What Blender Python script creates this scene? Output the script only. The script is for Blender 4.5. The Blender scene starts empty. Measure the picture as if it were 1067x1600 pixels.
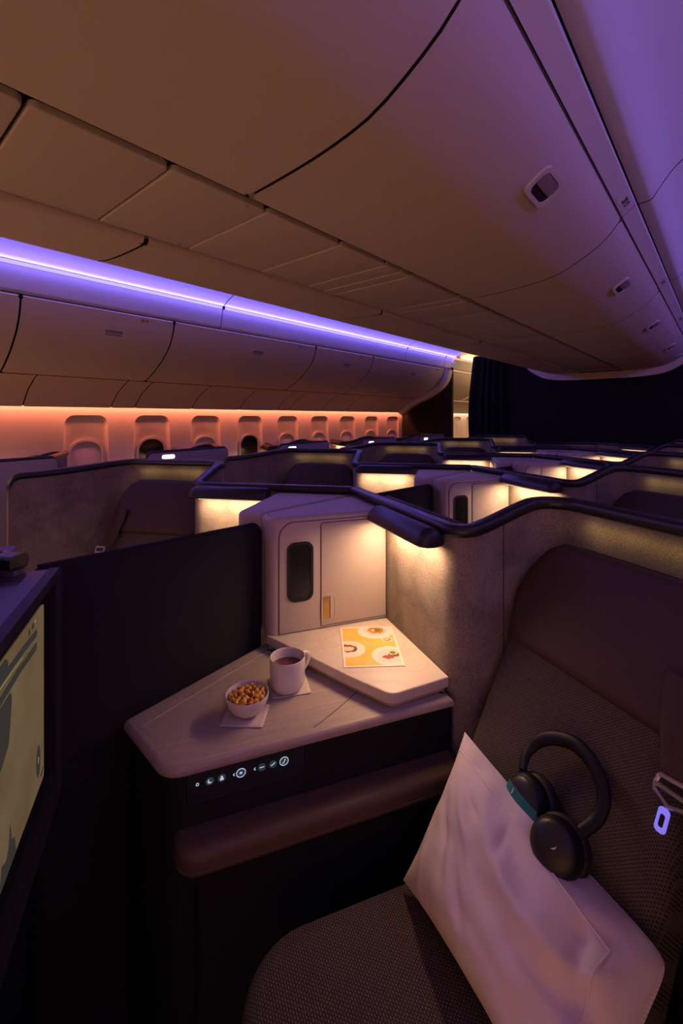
import bpy, math, random
from mathutils import Vector, Matrix, noise

random.seed(7)
S = bpy.context.scene
C = S.collection
PI = math.pi

# ------------------------------------------------------------------ camera, world, exposure
EYE = 1.35                      # eye height in the cabin
YAW = math.atan(602 / 700)      # the camera looks this far to the left of the cabin's long axis
cam = bpy.data.cameras.new('camera')
cam.sensor_fit = 'VERTICAL'
cam.sensor_height = 36.0
cam.lens = 700 / 1600 * 36.0
cam.shift_y = -147 / 1600
cam.clip_start = 0.02
cam_o = bpy.data.objects.new('camera', cam)
C.objects.link(cam_o)
cam_o.location = (0, 0, EYE)
cam_o.rotation_euler = (PI / 2, 0, YAW)
S.camera = cam_o

W = bpy.data.worlds.new('world')
S.world = W
W.use_nodes = True
W.node_tree.nodes['Background'].inputs[0].default_value = (1.0, 0.47, 0.22, 1)
W.node_tree.nodes['Background'].inputs[1].default_value = 1.2

S.view_settings.view_transform = 'Standard'
S.view_settings.look = 'None'
S.view_settings.exposure = 0.0
S.view_settings.gamma = 1.0
try:
    S.cycles.use_denoising = True
    S.cycles.max_bounces = 7
    S.cycles.sample_clamp_indirect = 3.0
except Exception:
    pass

CX = -1.09                      # centre line of the cabin
PURPLE = (0.23, 0.16, 1.0)
def mx(x): return 2 * CX - x    # mirror across the centre line

def area_light(name, size_x, size_y, power, color, loc=None, rot=None, parent=None, mw=None, spread=PI):
    l = bpy.data.lights.new(name, 'AREA')
    l.shape = 'RECTANGLE'; l.size = size_x; l.size_y = size_y
    l.energy = power; l.color = color; l.spread = spread
    o = bpy.data.objects.new(name, l)
    C.objects.link(o)
    if parent: o.parent = parent
    if mw is not None: o.matrix_local = mw
    else:
        o.location = loc; o.rotation_euler = rot
    return o

# the LED strips of the two aisle coves (above the outboard bins) and the two window-wall washes
YC, LC = 2.2, 7.4
for side, (sx, nm) in enumerate((((lambda x: x), 'far'), (mx, 'near'))):
    s = 1 if side == 0 else -1
    # purple strip: shines towards the middle of the cabin, and down over the face below it
    area_light('cove_light_' + nm, 0.014, LC, 15.0 if side else 23.0, PURPLE, (sx(-2.922), YC, 2.199), (0, s * (-PI / 2 - 0.25), 0))
    area_light('cove_downlight_' + nm, 0.02, LC, 5.0, PURPLE, (sx(-2.912), YC, 2.186), (0, s * 0.35, 0))
    # orange wash behind the lower edge of the service panels
    area_light('window_wash_' + nm, 0.024, LC, 27.0, (1.0, 0.23, 0.115), (sx(-3.752), YC, 1.475), (0, s * 0.15, 0))

# ------------------------------------------------------------------ materials
def new_mat(name):
    m = bpy.data.materials.new(name); m.use_nodes = True
    nt = m.node_tree
    return m, nt, nt.nodes['Principled BSDF']

def mat(name, col, rough=0.5, metal=0.0, var=0.0, scale=20.0, bump=0.0, bscale=None, spec=0.5, coat=0.0, stretch=(1, 1, 1), detail=4.0):
    m, nt, b = new_mat(name)
    b.inputs['Base Color'].default_value = (*col, 1)
    b.inputs['Roughness'].default_value = rough
    b.inputs['Metallic'].default_value = metal
    b.inputs['Specular IOR Level'].default_value = spec
    b.inputs['Coat Weight'].default_value = coat
    tc = nt.nodes.new('ShaderNodeTexCoord')
    mp = nt.nodes.new('ShaderNodeMapping'); mp.inputs['Scale'].default_value = stretch
    nt.links.new(tc.outputs['Object'], mp.inputs['Vector'])
    if var:
        n = nt.nodes.new('ShaderNodeTexNoise'); n.inputs['Scale'].default_value = scale; n.inputs['Detail'].default_value = detail
        nt.links.new(mp.outputs[0], n.inputs['Vector'])
        r = nt.nodes.new('ShaderNodeValToRGB')
        r.color_ramp.elements[0].position = 0.3; r.color_ramp.elements[1].position = 0.7
        r.color_ramp.elements[0].color = (*[c * (1 - var) for c in col], 1)
        r.color_ramp.elements[1].color = (*[min(1, c * (1 + var)) for c in col], 1)
        nt.links.new(n.outputs['Fac'], r.inputs[0]); nt.links.new(r.outputs[0], b.inputs['Base Color'])
    if bump:
        n2 = nt.nodes.new('ShaderNodeTexNoise'); n2.inputs['Scale'].default_value = bscale or scale; n2.inputs['Detail'].default_value = 3
        nt.links.new(mp.outputs[0], n2.inputs['Vector'])
        bp = nt.nodes.new('ShaderNodeBump'); bp.inputs['Strength'].default_value = bump; bp.inputs['Distance'].default_value = 0.002
        nt.links.new(n2.outputs['Fac'], bp.inputs['Height']); nt.links.new(bp.outputs[0], b.inputs['Normal'])
    return m

def emit(name, col, strength):
    m, nt, b = new_mat(name)
    b.inputs['Base Color'].default_value = (*[min(1, c) for c in col], 1)
    b.inputs['Emission Color'].default_value = (*col, 1)
    b.inputs['Emission Strength'].default_value = strength
    b.inputs['Base Color'].default_value = (*[min(1, c) * 0.3 for c in col], 1); b.inputs['Specular IOR Level'].default_value = 0.1
    return m

def fabric_mat():
    m, nt, b = new_mat('suede_fabric')
    tc = nt.nodes.new('ShaderNodeTexCoord')
    n1 = nt.nodes.new('ShaderNodeTexNoise'); n1.inputs['Scale'].default_value = 9; n1.inputs['Detail'].default_value = 7; n1.inputs['Distortion'].default_value = 0.6
    n2 = nt.nodes.new('ShaderNodeTexNoise'); n2.inputs['Scale'].default_value = 260; n2.inputs['Detail'].default_value = 2
    for n in (n1, n2): nt.links.new(tc.outputs['Object'], n.inputs['Vector'])
    r1 = nt.nodes.new('ShaderNodeValToRGB')
    r1.color_ramp.elements[0].position = 0.32; r1.color_ramp.elements[0].color = (0.185, 0.150, 0.125, 1)
    r1.color_ramp.elements[1].position = 0.72; r1.color_ramp.elements[1].color = (0.32, 0.265, 0.220, 1)
    r2 = nt.nodes.new('ShaderNodeValToRGB')
    r2.color_ramp.elements[0].position = 0.35; r2.color_ramp.elements[0].color = (0.72, 0.72, 0.72, 1)
    r2.color_ramp.elements[1].position = 0.65; r2.color_ramp.elements[1].color = (1.15, 1.15, 1.15, 1)
    nt.links.new(n1.outputs['Fac'], r1.inputs[0]); nt.links.new(n2.outputs['Fac'], r2.inputs[0])
    mul = nt.nodes.new('ShaderNodeMixRGB'); mul.blend_type = 'MULTIPLY'; mul.inputs[0].default_value = 1
    nt.links.new(r1.outputs[0], mul.inputs[1]); nt.links.new(r2.outputs[0], mul.inputs[2])
    nt.links.new(mul.outputs[0], b.inputs['Base Color'])
    b.inputs['Roughness'].default_value = 0.95
    b.inputs['Specular IOR Level'].default_value = 0.15
    return m

def weave_mat():
    """woven seat fabric: small light threads in staggered rows over a dark ground"""
    m, nt, b = new_mat('woven_seat_fabric')
    tc = nt.nodes.new('ShaderNodeTexCoord')
    sp = nt.nodes.new('ShaderNodeSeparateXYZ'); nt.links.new(tc.outputs['Object'], sp.inputs[0])
    add = nt.nodes.new('ShaderNodeMath'); add.operation = 'ADD'
    nt.links.new(sp.outputs['Y'], add.inputs[0]); nt.links.new(sp.outputs['Z'], add.inputs[1])
    cb = nt.nodes.new('ShaderNodeCombineXYZ')
    nt.links.new(sp.outputs['X'], cb.inputs[0]); nt.links.new(add.outputs[0], cb.inputs[1])
    br = nt.nodes.new('ShaderNodeTexBrick')
    br.inputs['Scale'].default_value = 1.0
    br.inputs['Brick Width'].default_value = 0.0062; br.inputs['Row Height'].default_value = 0.0042
    br.inputs['Mortar Size'].default_value = 0.0011; br.inputs['Mortar Smooth'].default_value = 0.4
    br.inputs['Color1'].default_value = (0.155, 0.116, 0.104, 1); br.inputs['Color2'].default_value = (0.118, 0.088, 0.078, 1)
    br.inputs['Mortar'].default_value = (0.036, 0.027, 0.024, 1)
    nt.links.new(cb.outputs[0], br.inputs['Vector'])
    nt.links.new(br.outputs['Color'], b.inputs['Base Color'])
    bp = nt.nodes.new('ShaderNodeBump'); bp.inputs['Strength'].default_value = 0.5; bp.inputs['Distance'].default_value = 0.001; bp.invert = True
    nt.links.new(br.outputs['Fac'], bp.inputs['Height']); nt.links.new(bp.outputs[0], b.inputs['Normal'])
    b.inputs['Roughness'].default_value = 0.9; b.inputs['Specular IOR Level'].default_value = 0.2
    return m

def marble_mat():
    m, nt, b = new_mat('marble')
    tc = nt.nodes.new('ShaderNodeTexCoord')
    n = nt.nodes.new('ShaderNodeTexNoise'); n.inputs['Scale'].default_value = 3.2; n.inputs['Detail'].default_value = 9; n.inputs['Distortion'].default_value = 1.2
    nt.links.new(tc.outputs['Object'], n.inputs['Vector'])
    r = nt.nodes.new('ShaderNodeValToRGB')
    e = r.color_ramp.elements
    e[0].position = 0.0; e[0].color = (0.64, 0.55, 0.475, 1); e[1].position = 1.0; e[1].color = (0.64, 0.55, 0.475, 1)
    for p, c in ((0.485, (0.64, 0.55, 0.475, 1)), (0.50, (0.585, 0.49, 0.415, 1)), (0.525, (0.64, 0.55, 0.475, 1))):
        k = e.new(p); k.color = c
    nt.links.new(n.outputs['Fac'], r.inputs[0]); nt.links.new(r.outputs[0], b.inputs['Base Color'])
    b.inputs['Roughness'].default_value = 0.38
    return m

def wood_mat():
    m, nt, b = new_mat('pale_wood_veneer')
    tc = nt.nodes.new('ShaderNodeTexCoord')
    mp = nt.nodes.new('ShaderNodeMapping'); mp.inputs['Rotation'].default_value = (0, 0, math.radians(-8)); mp.inputs['Scale'].default_value = (420, 6, 60)
    nt.links.new(tc.outputs['Object'], mp.inputs['Vector'])
    n = nt.nodes.new('ShaderNodeTexNoise'); n.inputs['Scale'].default_value = 1.0; n.inputs['Detail'].default_value = 3
    nt.links.new(mp.outputs[0], n.inputs['Vector'])
    r = nt.nodes.new('ShaderNodeValToRGB')
    r.color_ramp.elements[0].position = 0.33; r.color_ramp.elements[0].color = (0.36, 0.285, 0.24, 1)
    r.color_ramp.elements[1].position = 0.66; r.color_ramp.elements[1].color = (0.45, 0.365, 0.315, 1)
    nt.links.new(n.outputs['Fac'], r.inputs[0]); nt.links.new(r.outputs[0], b.inputs['Base Color'])
    b.inputs['Roughness'].default_value = 0.5; b.inputs['Specular IOR Level'].default_value = 0.35
    return m

M = dict(
    bin=mat('bin_plastic', (0.60, 0.53, 0.48), 0.55, bump=0.08, bscale=900),
    panel=mat('ceiling_plastic', (0.58, 0.51, 0.46), 0.6),
    lip=mat('lip_plastic', (0.62, 0.57, 0.56), 0.5),
    ceil=mat('ceiling_white', (0.63, 0.61, 0.67), 0.6),
    side=mat('sidewall_plastic', (0.66, 0.58, 0.52), 0.6),
    shade=mat('window_shade', (0.60, 0.52, 0.47), 0.6),
    night=mat('night_window', (0.01, 0.01, 0.015), 0.15),
    gap=mat('dark_gap', (0.012, 0.010, 0.010), 0.9), bingap=mat('bin_recess', (0.075, 0.050, 0.036), 0.9),
    trim=mat('window_trim', (0.45, 0.40, 0.38), 0.5),
    fabric=fabric_mat(),
    rim=mat('rim_cap', (0.013, 0.012, 0.019), 0.36),
    lampbody=mat('lamp_housing', (0.014, 0.012, 0.017), 0.42),
    lampface=emit('lamp_diffuser', (1.0, 0.66, 0.40), 0.9),
    cab=mat('cabinet_plastic', (0.45, 0.375, 0.34), 0.55, bump=0.06, bscale=700),
    cabgap=mat('cabinet_gap', (0.05, 0.035, 0.03), 0.9),
    black=mat('black_gloss', (0.010, 0.010, 0.012), 0.18),
    blackmatte=mat('black_matte', (0.014, 0.013, 0.017), 0.75, spec=0.25),
    gold=mat('brass', (0.62, 0.44, 0.17), 0.36, metal=1.0),
    marble=marble_mat(), wood=wood_mat(),
    inlay=mat('inlay', (0.62, 0.53, 0.47), 0.5),
    darkbody=mat('console_body', (0.010, 0.010, 0.014), 0.6, spec=0.3),
    divider=mat('divider_fabric', (0.022, 0.021, 0.024), 0.92, var=0.25, scale=300, spec=0.15),
    leather=mat('brown_leather', (0.105, 0.060, 0.040), 0.55, bump=0.15, bscale=400, spec=0.4),
    headrest=mat('headrest_leather', (0.058, 0.033, 0.025), 0.62, bump=0.12, bscale=350, spec=0.3),
    weave=weave_mat(),
    seatdark=mat('seat_shell', (0.02, 0.017, 0.016), 0.7),
    belt=mat('belt_webbing', (0.060, 0.034, 0.028), 0.8, bump=0.3, bscale=500, stretch=(1, 6, 1)),
    steel=mat('brushed_steel', (0.62, 0.56, 0.54), 0.3, metal=1.0),
    tag=emit('purple_glow_tag', (0.28, 0.22, 1.0), 0.75),  # belt tag is no lamp; its purple brightness is put in as emission
    seam=mat('hem_highlight', (0.72, 0.64, 0.64), 0.8), pillow=mat('white_cotton', (0.66, 0.565, 0.56), 0.9, bump=0.08, bscale=600, spec=0.15),  # hem seam is paler than the cotton to paint its highlight
    phone=mat('headphone_black', (0.006, 0.0055, 0.006), 0.5, spec=0.25),
    phonecap=mat('headphone_cap', (0.022, 0.018, 0.016), 0.42, spec=0.35),
    pad=mat('ear_pad', (0.012, 0.011, 0.011), 0.6),
    teal=mat('teal_band', (0.012, 0.16, 0.15), 0.4),
    white=mat('white_mark', (0.75, 0.75, 0.75), 0.5),
    ceramic=mat('ceramic', (0.70, 0.65, 0.64), 0.25),
    tea=mat('tea', (0.12, 0.028, 0.010), 0.06),
    corn=mat('caramel', (0.58, 0.27, 0.04), 0.26, var=0.65, scale=85),
    napkin=mat('paper_napkin', (0.64, 0.55, 0.48), 0.9, bump=0.1, bscale=200),
    paper=mat('paper', (0.78, 0.72, 0.62), 0.6),
    yellow=mat('print_yellow', (0.72, 0.46, 0.09), 0.5, var=0.12, scale=12),
    plate=mat('print_plate', (0.72, 0.66, 0.60), 0.5),
    plate_in=mat('print_plate_in', (0.63, 0.57, 0.53), 0.5),
    soup=mat('print_soup', (0.66, 0.17, 0.02), 0.5, var=0.3, scale=150),
    green=mat('print_green', (0.10, 0.19, 0.02), 0.5),
    meat=mat('print_meat', (0.30, 0.07, 0.04), 0.5),
    brown=mat('print_brown', (0.17, 0.065, 0.025), 0.5, var=0.4, scale=200),
    pale=mat('print_pale', (0.75, 0.55, 0.36), 0.5),
    carpet=mat('carpet', (0.018, 0.017, 0.020), 0.98, var=0.4, scale=200),
    bulk=mat('bulkhead', (0.020, 0.014, 0.013), 0.85, var=0.2, scale=120, spec=0.2),
    curtain=mat('curtain_cloth', (0.010, 0.010, 0.017), 0.9, spec=0.2),
    screenbase=None,
    housing=mat('monitor_housing', (0.055, 0.045, 0.07), 0.45), bezel=mat('bezel_plastic', (0.016, 0.014, 0.022), 0.6, spec=0.3), flap=mat('latch_flap', (0.26, 0.20, 0.21), 0.5),
    plateglow=emit('number_light', (1.0, 0.80, 0.66), 2.0),
    wing=mat('aisle_panel', (0.30, 0.27, 0.29), 0.6),
    led=emit('purple_led', (0.50, 0.40, 1.0), 1.25),
    
    ink=mat('ink', (0.02, 0.012, 0.02), 0.7),
    icon=emit('icon_white', (0.55, 0.66, 0.80), 0.75),
    icondim=emit('icon_glass', (0.040, 0.060, 0.080), 0.5),
    panelglass=mat('control_glass', (0.022, 0.025, 0.034), 0.3),
    faint=mat('faint_print', (0.05, 0.05, 0.055), 0.7),
)

def screen_mat():
    m, nt, b = new_mat('screen_picture')
    tc = nt.nodes.new('ShaderNodeTexCoord')
    n = nt.nodes.new('ShaderNodeTexNoise'); n.inputs['Scale'].default_value = 7; n.inputs['Detail'].default_value = 8
    nt.links.new(tc.outputs['Object'], n.inputs['Vector'])
    r = nt.nodes.new('ShaderNodeValToRGB')
    r.color_ramp.elements[0].position = 0.3; r.color_ramp.elements[0].color = (0.19, 0.118, 0.058, 1)
    r.color_ramp.elements[1].position = 0.7; r.color_ramp.elements[1].color = (0.28, 0.185, 0.098, 1)
    nt.links.new(n.outputs['Fac'], r.inputs[0])
    b.inputs['Base Color'].default_value = (0.01, 0.01, 0.01, 1)
    nt.links.new(r.outputs[0], b.inputs['Emission Color']); b.inputs['Emission Strength'].default_value = 0.52
    b.inputs['Roughness'].default_value = 0.6; b.inputs['Specular IOR Level'].default_value = 0.05
    return m
M['screenbase'] = screen_mat()
M['scr_dark'] = emit('screen_dark_shape', (0.050, 0.047, 0.040), 0.6)
M['scr_olive'] = emit('screen_olive_shape', (0.16, 0.13, 0.035), 0.5)
M['scr_light'] = emit('screen_light_shape', (0.36, 0.30, 0.20), 0.5)

# ------------------------------------------------------------------ mesh builder
def offset_poly(poly, d):
    """inset (d > 0) a counter-clockwise polygon by mitred normals"""
    n = len(poly); out = []
    for i in range(n):
        p0, p1, p2 = Vector(poly[i - 1]), Vector(poly[i]), Vector(poly[(i + 1) % n])
        e1 = (p1 - p0); e2 = (p2 - p1)
        if e1.length < 1e-9 or e2.length < 1e-9:
            out.append(tuple(p1)); continue
        e1.normalize(); e2.normalize()
        n1 = Vector((-e1.y, e1.x)); n2 = Vector((-e2.y, e2.x))
        b = n1 + n2
        if b.length < 1e-6: out.append(tuple(p1 + n1 * d)); continue
        b.normalize()
        out.append(tuple(p1 + b * (d / max(0.35, b.dot(n1)))))
    return out

def fillet(pts, radii, seg=8, closed=True):
    """round the corners of a 2D polyline"""
    n = len(pts); out = []
    for i in range(n):
        r = radii[i] if isinstance(radii, (list, tuple)) else radii
        p = Vector(pts[i])
        if r <= 0 or (not closed and i in (0, n - 1)):
            out.append(tuple(p)); continue
        a = Vector(pts[i - 1]) - p; b = Vector(pts[(i + 1) % n]) - p
        la, lb = a.length, b.length
        a.normalize(); b.normalize()
        ang = a.angle(b)
        t = min(r / math.tan(ang / 2), la * 0.49, lb * 0.49)
        rr = t * math.tan(ang / 2)
        bis = (a + b).normalized()
        c = p + bis * (rr / math.sin(ang / 2))
        s = p + a * t - c; e = p + b * t - c
        a0 = math.atan2(s.y, s.x); a1 = math.atan2(e.y, e.x)
        da = (a1 - a0 + PI) % (2 * PI) - PI
        for k in range(seg + 1):
            q = a0 + da * k / seg
            out.append((c.x + rr * math.cos(q), c.y + rr * math.sin(q)))
    return out

def rrect(cx, cy, w, h, r, seg=6):
    return fillet([(cx - w / 2, cy - h / 2), (cx + w / 2, cy - h / 2), (cx + w / 2, cy + h / 2), (cx - w / 2, cy + h / 2)], r, seg)

def circle(cx, cy, r, n=24, ry=None):
    return [(cx + r * math.cos(2 * PI * k / n), cy + (ry or r) * math.sin(2 * PI * k / n)) for k in range(n)]

class MB:
    def __init__(self): self.v = []; self.f = []; self.mi = []
    def add(self, verts, faces, mi=0, tf=None):
        o = len(self.v)
        self.v += [tuple(tf @ Vector(p)) if tf is not None else tuple(p) for p in verts]
        self.f += [tuple(i + o for i in f) for f in faces]
        self.mi += [mi] * len(faces)
        return self
    def box(self, x0, x1, y0, y1, z0, z1, mi=0, tf=None):
        v = [(x, y, z) for z in (z0, z1) for y in (y0, y1) for x in (x0, x1)]
        return self.add(v, [(0, 2, 3, 1), (4, 5, 7, 6), (0, 1, 5, 4), (2, 6, 7, 3), (0, 4, 6, 2), (1, 3, 7, 5)], mi, tf)
    def loops(self, ls, mi=0, cap0=True, cap1=True, close=True, tf=None, capmi=None):
        """skin a list of equally long vertex loops"""
        n = len(ls[0]); v = [p for l in ls for p in l]; f = []
        m = n if close else n - 1
        for i in range(len(ls) - 1):
            for j in range(m):
                k = (j + 1) % n
                f.append((i * n + j, i * n + k, (i + 1) * n + k, (i + 1) * n + j))
        nf = len(f)
        self.add(v, f, mi, tf)
        o = len(self.v) - len(v)
        if cap0: self.f.append(tuple(o + j for j in reversed(range(n)))); self.mi.append(mi)
        if cap1: self.f.append(tuple(o + (len(ls) - 1) * n + j for j in range(n))); self.mi.append(mi if capmi is None else capmi)
        return self
    def prism(self, poly, z0, z1, rt=0.0, rb=0.0, mi=0, tf=None, seg=4, capmi=None):
        """extrude a CCW polygon in z with rounded top / bottom edges"""
        ls = []
        if rb > 0:
            for k in range(seg):
                q = PI / 2 * k / seg
                ls.append([(x, y, z0 + rb * (1 - math.sin(q))) for x, y in offset_poly(poly, rb * (1 - math.cos(q)))] if False else
                          [(x, y, z0 + rb * (1 - math.cos(q))) for x, y in offset_poly(poly, rb * (1 - math.sin(q)))])
        ls.append([(x, y, z0 + rb) for x, y in poly])
        ls.append([(x, y, z1 - rt) for x, y in poly])
        if rt > 0:
            for k in range(1, seg + 1):
                q = PI / 2 * k / seg
                ls.append([(x, y, z1 - rt * (1 - math.sin(q))) for x, y in offset_poly(poly, rt * (1 - math.cos(q)))])
        return self.loops(ls, mi, tf=tf, capmi=capmi)
    def ring(self, outer, inner, z0, z1, mi=0, tf=None):
        n = len(outer)
        v = [(x, y, z0) for x, y in outer] + [(x, y, z0) for x, y in inner] + [(x, y, z1) for x, y in outer] + [(x, y, z1) for x, y in inner]
        f = []
        for j in range(n):
            k = (j + 1) % n
            f += [(2 * n + j, 2 * n + k, 3 * n + k, 3 * n + j), (j, k, 2 * n + k, 2 * n + j), (n + k, n + j, 3 * n + j, 3 * n + k), (j, n + j, n + k, k)]
        return self.add(v, f, mi, tf)
    def tube(self, path, r, n=10, closed=False, mi=0, tf=None, flat=1.0, up=None):
        """round tube along a path; r a number or one per point; flat squeezes it along `up`"""
        P = [Vector(p) for p in path]; m = len(P); ls = []
        u = None
        for i in range(m):
            if closed: t = P[(i + 1) % m] - P[i - 1]
            else: t = P[min(i + 1, m - 1)] - P[max(i - 1, 0)]
            t.normalize()
            if up is not None: u = (Vector(up) - t * Vector(up).dot(t)).normalized()
            elif u is None:
                a = Vector((0, 0, 1)) if abs(t.z) < 0.9 else Vector((1, 0, 0))
                u = (a - t * a.dot(t)).normalized()
            else: u = (u - t * u.dot(t)).normalized()
            w = t.cross(u)
            rr = r[i] if isinstance(r, (list, tuple)) else r
            ls.append([tuple(P[i] + u * (rr * flat * math.cos(2 * PI * k / n)) + w * (rr * math.sin(2 * PI * k / n))) for k in range(n)])
        if closed: ls.append(ls[0]); return self.loops(ls, mi, False, False, tf=tf)
        return self.loops(ls, mi, tf=tf)
    def lathe(self, prof, n=40, mi=0, tf=None):
        """revolve (r, z) points about z"""
        ls = [[(r * math.cos(2 * PI * k / n), r * math.sin(2 * PI * k / n), z) for k in range(n)] for r, z in prof]
        return self.loops(ls, mi, tf=tf)
    def grid(self, fn, nu, nv, mi=0, tf=None, flip=False):
        v = [fn(i / nu, j / nv) for i in range(nu + 1) for j in range(nv + 1)]
        f = []
        for i in range(nu):
            for j in range(nv):
                a = i * (nv + 1) + j
                q = (a, a + nv + 1, a + nv + 2, a + 1)
                f.append(tuple(reversed(q)) if flip else q)
        return self.add(v, f, mi, tf)
    def build(self, name, mats, parent=None, base=None, smooth=35.0, merge=True):
        me = bpy.data.meshes.new(name)
        vs = self.v if base is None else [(x - base[0], y - base[1], z - base[2]) for x, y, z in self.v]
        me.from_pydata(vs, [], self.f)
        if not isinstance(mats, (list, tuple)): mats = [mats]
        for m in mats: me.materials.append(m)
        me.polygons.foreach_set('material_index', self.mi)
        me.validate()
        if merge:
            import bmesh
            bm = bmesh.new(); bm.from_mesh(me)
            bmesh.ops.remove_doubles(bm, verts=bm.verts, dist=1e-6)
            bmesh.ops.recalc_face_normals(bm, faces=bm.faces)
            bm.to_mesh(me); bm.free()
        if smooth:
            me.polygons.foreach_set('use_smooth', [True] * len(me.polygons))
            me.set_sharp_from_angle(angle=math.radians(smooth))
        o = bpy.data.objects.new(name, me)
        C.objects.link(o)
        if parent: o.parent = parent
        return o

def tag(o, label=None, cat=None, group=None, kind=None):
    if label: o['label'] = label
    if cat: o['category'] = cat
    if group: o['group'] = group
    if kind: o['kind'] = kind
    return o

def structure(o): o['kind'] = 'structure'; return o

def empty(name, mw=None):
    o = bpy.data.objects.new(name, None); o.empty_display_size = 0.05
    C.objects.link(o)
    if mw is not None: o.matrix_world = mw
    return o

def copy_tree(o, mw=None, parent=None):
    c = o.copy(); C.objects.link(c)
    if parent is not None:
        c.parent = parent; c.matrix_parent_inverse = o.matrix_parent_inverse.copy()
    elif mw is not None: c.matrix_world = mw
    for ch in o.children: copy_tree(ch, None, c)
    return c

def put_text(name, body, size, mw, m, parent, extrude=0.0006):
    """raised lettering turned into a mesh; mw places its own XY plane"""
    cu = bpy.data.curves.new(name, 'FONT'); cu.body = body; cu.size = size; cu.extrude = extrude
    cu.align_x = 'CENTER'; cu.align_y = 'CENTER'
    t = bpy.data.objects.new(name, cu); C.objects.link(t)
    dg = bpy.context.evaluated_depsgraph_get(); dg.update()
    me = bpy.data.meshes.new_from_object(t.evaluated_get(dg))
    bpy.data.objects.remove(t)
    me.materials.clear(); me.materials.append(m)
    o = bpy.data.objects.new(name, me); C.objects.link(o)
    o.parent = parent; o.matrix_local = mw
    return o

def frame3(origin, x, y, z=None):
    x = Vector(x).normalized(); y = Vector(y); y = (y - x * y.dot(x)).normalized(); z = x.cross(y)
    m = Matrix((x, y, z)).transposed().to_4x4(); m.translation = Vector(origin)
    return m

# ================================================================== CABIN SHELL
YF, YB = -1.5, 5.85             # open front end of the modelled cabin, bulkhead behind
YE = 11.5                       # the next cabin seen past the curtain

structure(MB().box(mx(-3.95), -3.95, YF, YE, -0.05, 0.0).build('floor', M['carpet'], smooth=0))

# outboard side: sidewall, service panels, bin faces and the coved aisle ceiling, one profile each
COVE = [(-3.02, 2.047), (-2.985, 2.050), (-2.972, 2.060), (-2.958, 2.110), (-2.946, 2.170), (-2.940, 2.184)]
CEIL = [(-2.927, 2.206), (-2.88, 2.240), (-2.80, 2.270), (-2.68, 2.300), (-2.50, 2.325), (-2.30, 2.322), (-2.15, 2.290), (-2.05, 2.225), (-1.995, 2.155), (-1.980, 2.132), (-1.970, 2.126), (-1.938, 2.124)]
def smooth_profile(pts, n=26):
    """Catmull-Rom through the points"""
    P = [Vector(pts[0]) * 2 - Vector(pts[1])] + [Vector(p) for p in pts] + [Vector(pts[-1]) * 2 - Vector(pts[-2])]
    out = []
    m = len(pts) - 1
    for i in range(m):
        a, b, c, d = P[i:i + 4]
        for k in range(max(2, n // m)):
            t = k / max(2, n // m)
            out.append(tuple(0.5 * ((2 * b) + (c - a) * t + (2 * a - 5 * b + 4 * c - d) * t * t + (3 * b - a - 3 * c + d) * t ** 3)))
    out.append(tuple(pts[-1]))
    return out

CEIL = smooth_profile(CEIL[:9], 48) + CEIL[9:]
def run_profile(mb, prof, y0, y1, fx=lambda x: x, mi=0):
    n = len(prof)
    v = [(fx(x), y0, z) for x, z in prof] + [(fx(x), y1, z) for x, z in prof]
    mb.add(v, [(i, i + 1, n + i + 1, n + i) for i in range(n - 1)], mi)
    return mb

for nm, fx in (('left', lambda x: x), ('right', mx)):
    # sidewall above and below the windows is cut around the recesses on the left; plain on the right
    e = empty('ceiling_' + nm); structure(e)
    seams = [YF, -0.32, 1.72, 3.72, 4.72, YB] if nm == 'left' else [YF, 0.75, 1.93, 3.1, 4.3, YB]
    if nm == 'left': ys = [YF, -0.4, 2.02, 4.64, 5.62, YB]
    else: ys = seams
    for a, b in zip(ys[:-1], ys[1:]):
        o = run_profile(MB(), CEIL, a + 0.004, b - 0.004, fx).build('ceiling_panel', M['ceil'], e)
        o = run_profile(MB(), COVE, a + 0.003, b - 0.003, fx).build('cove_panel', M['ceil'], e)
        # LED strip in the cove
        mb = MB(); run_profile(mb, [(-2.940, 2.186), (-2.934, 2.187), (-2.930, 2.192), (-2.929, 2.198), (-2.930, 2.206)], a + 0.012, b - 0.012, fx)
        mb.build('led_strip', M['led'], e)
    o = run_profile(MB(), [(-3.95, 2.04), (-3.02, 2.04), (-2.98, 2.10), (-2.96, 2.19), (-2.9, 2.26), (-2.7, 2.35), (-1.93, 2.38), (-1.93, 2.10)], YF, YB, fx).build('ceiling_backing', M['gap'], e)

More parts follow.
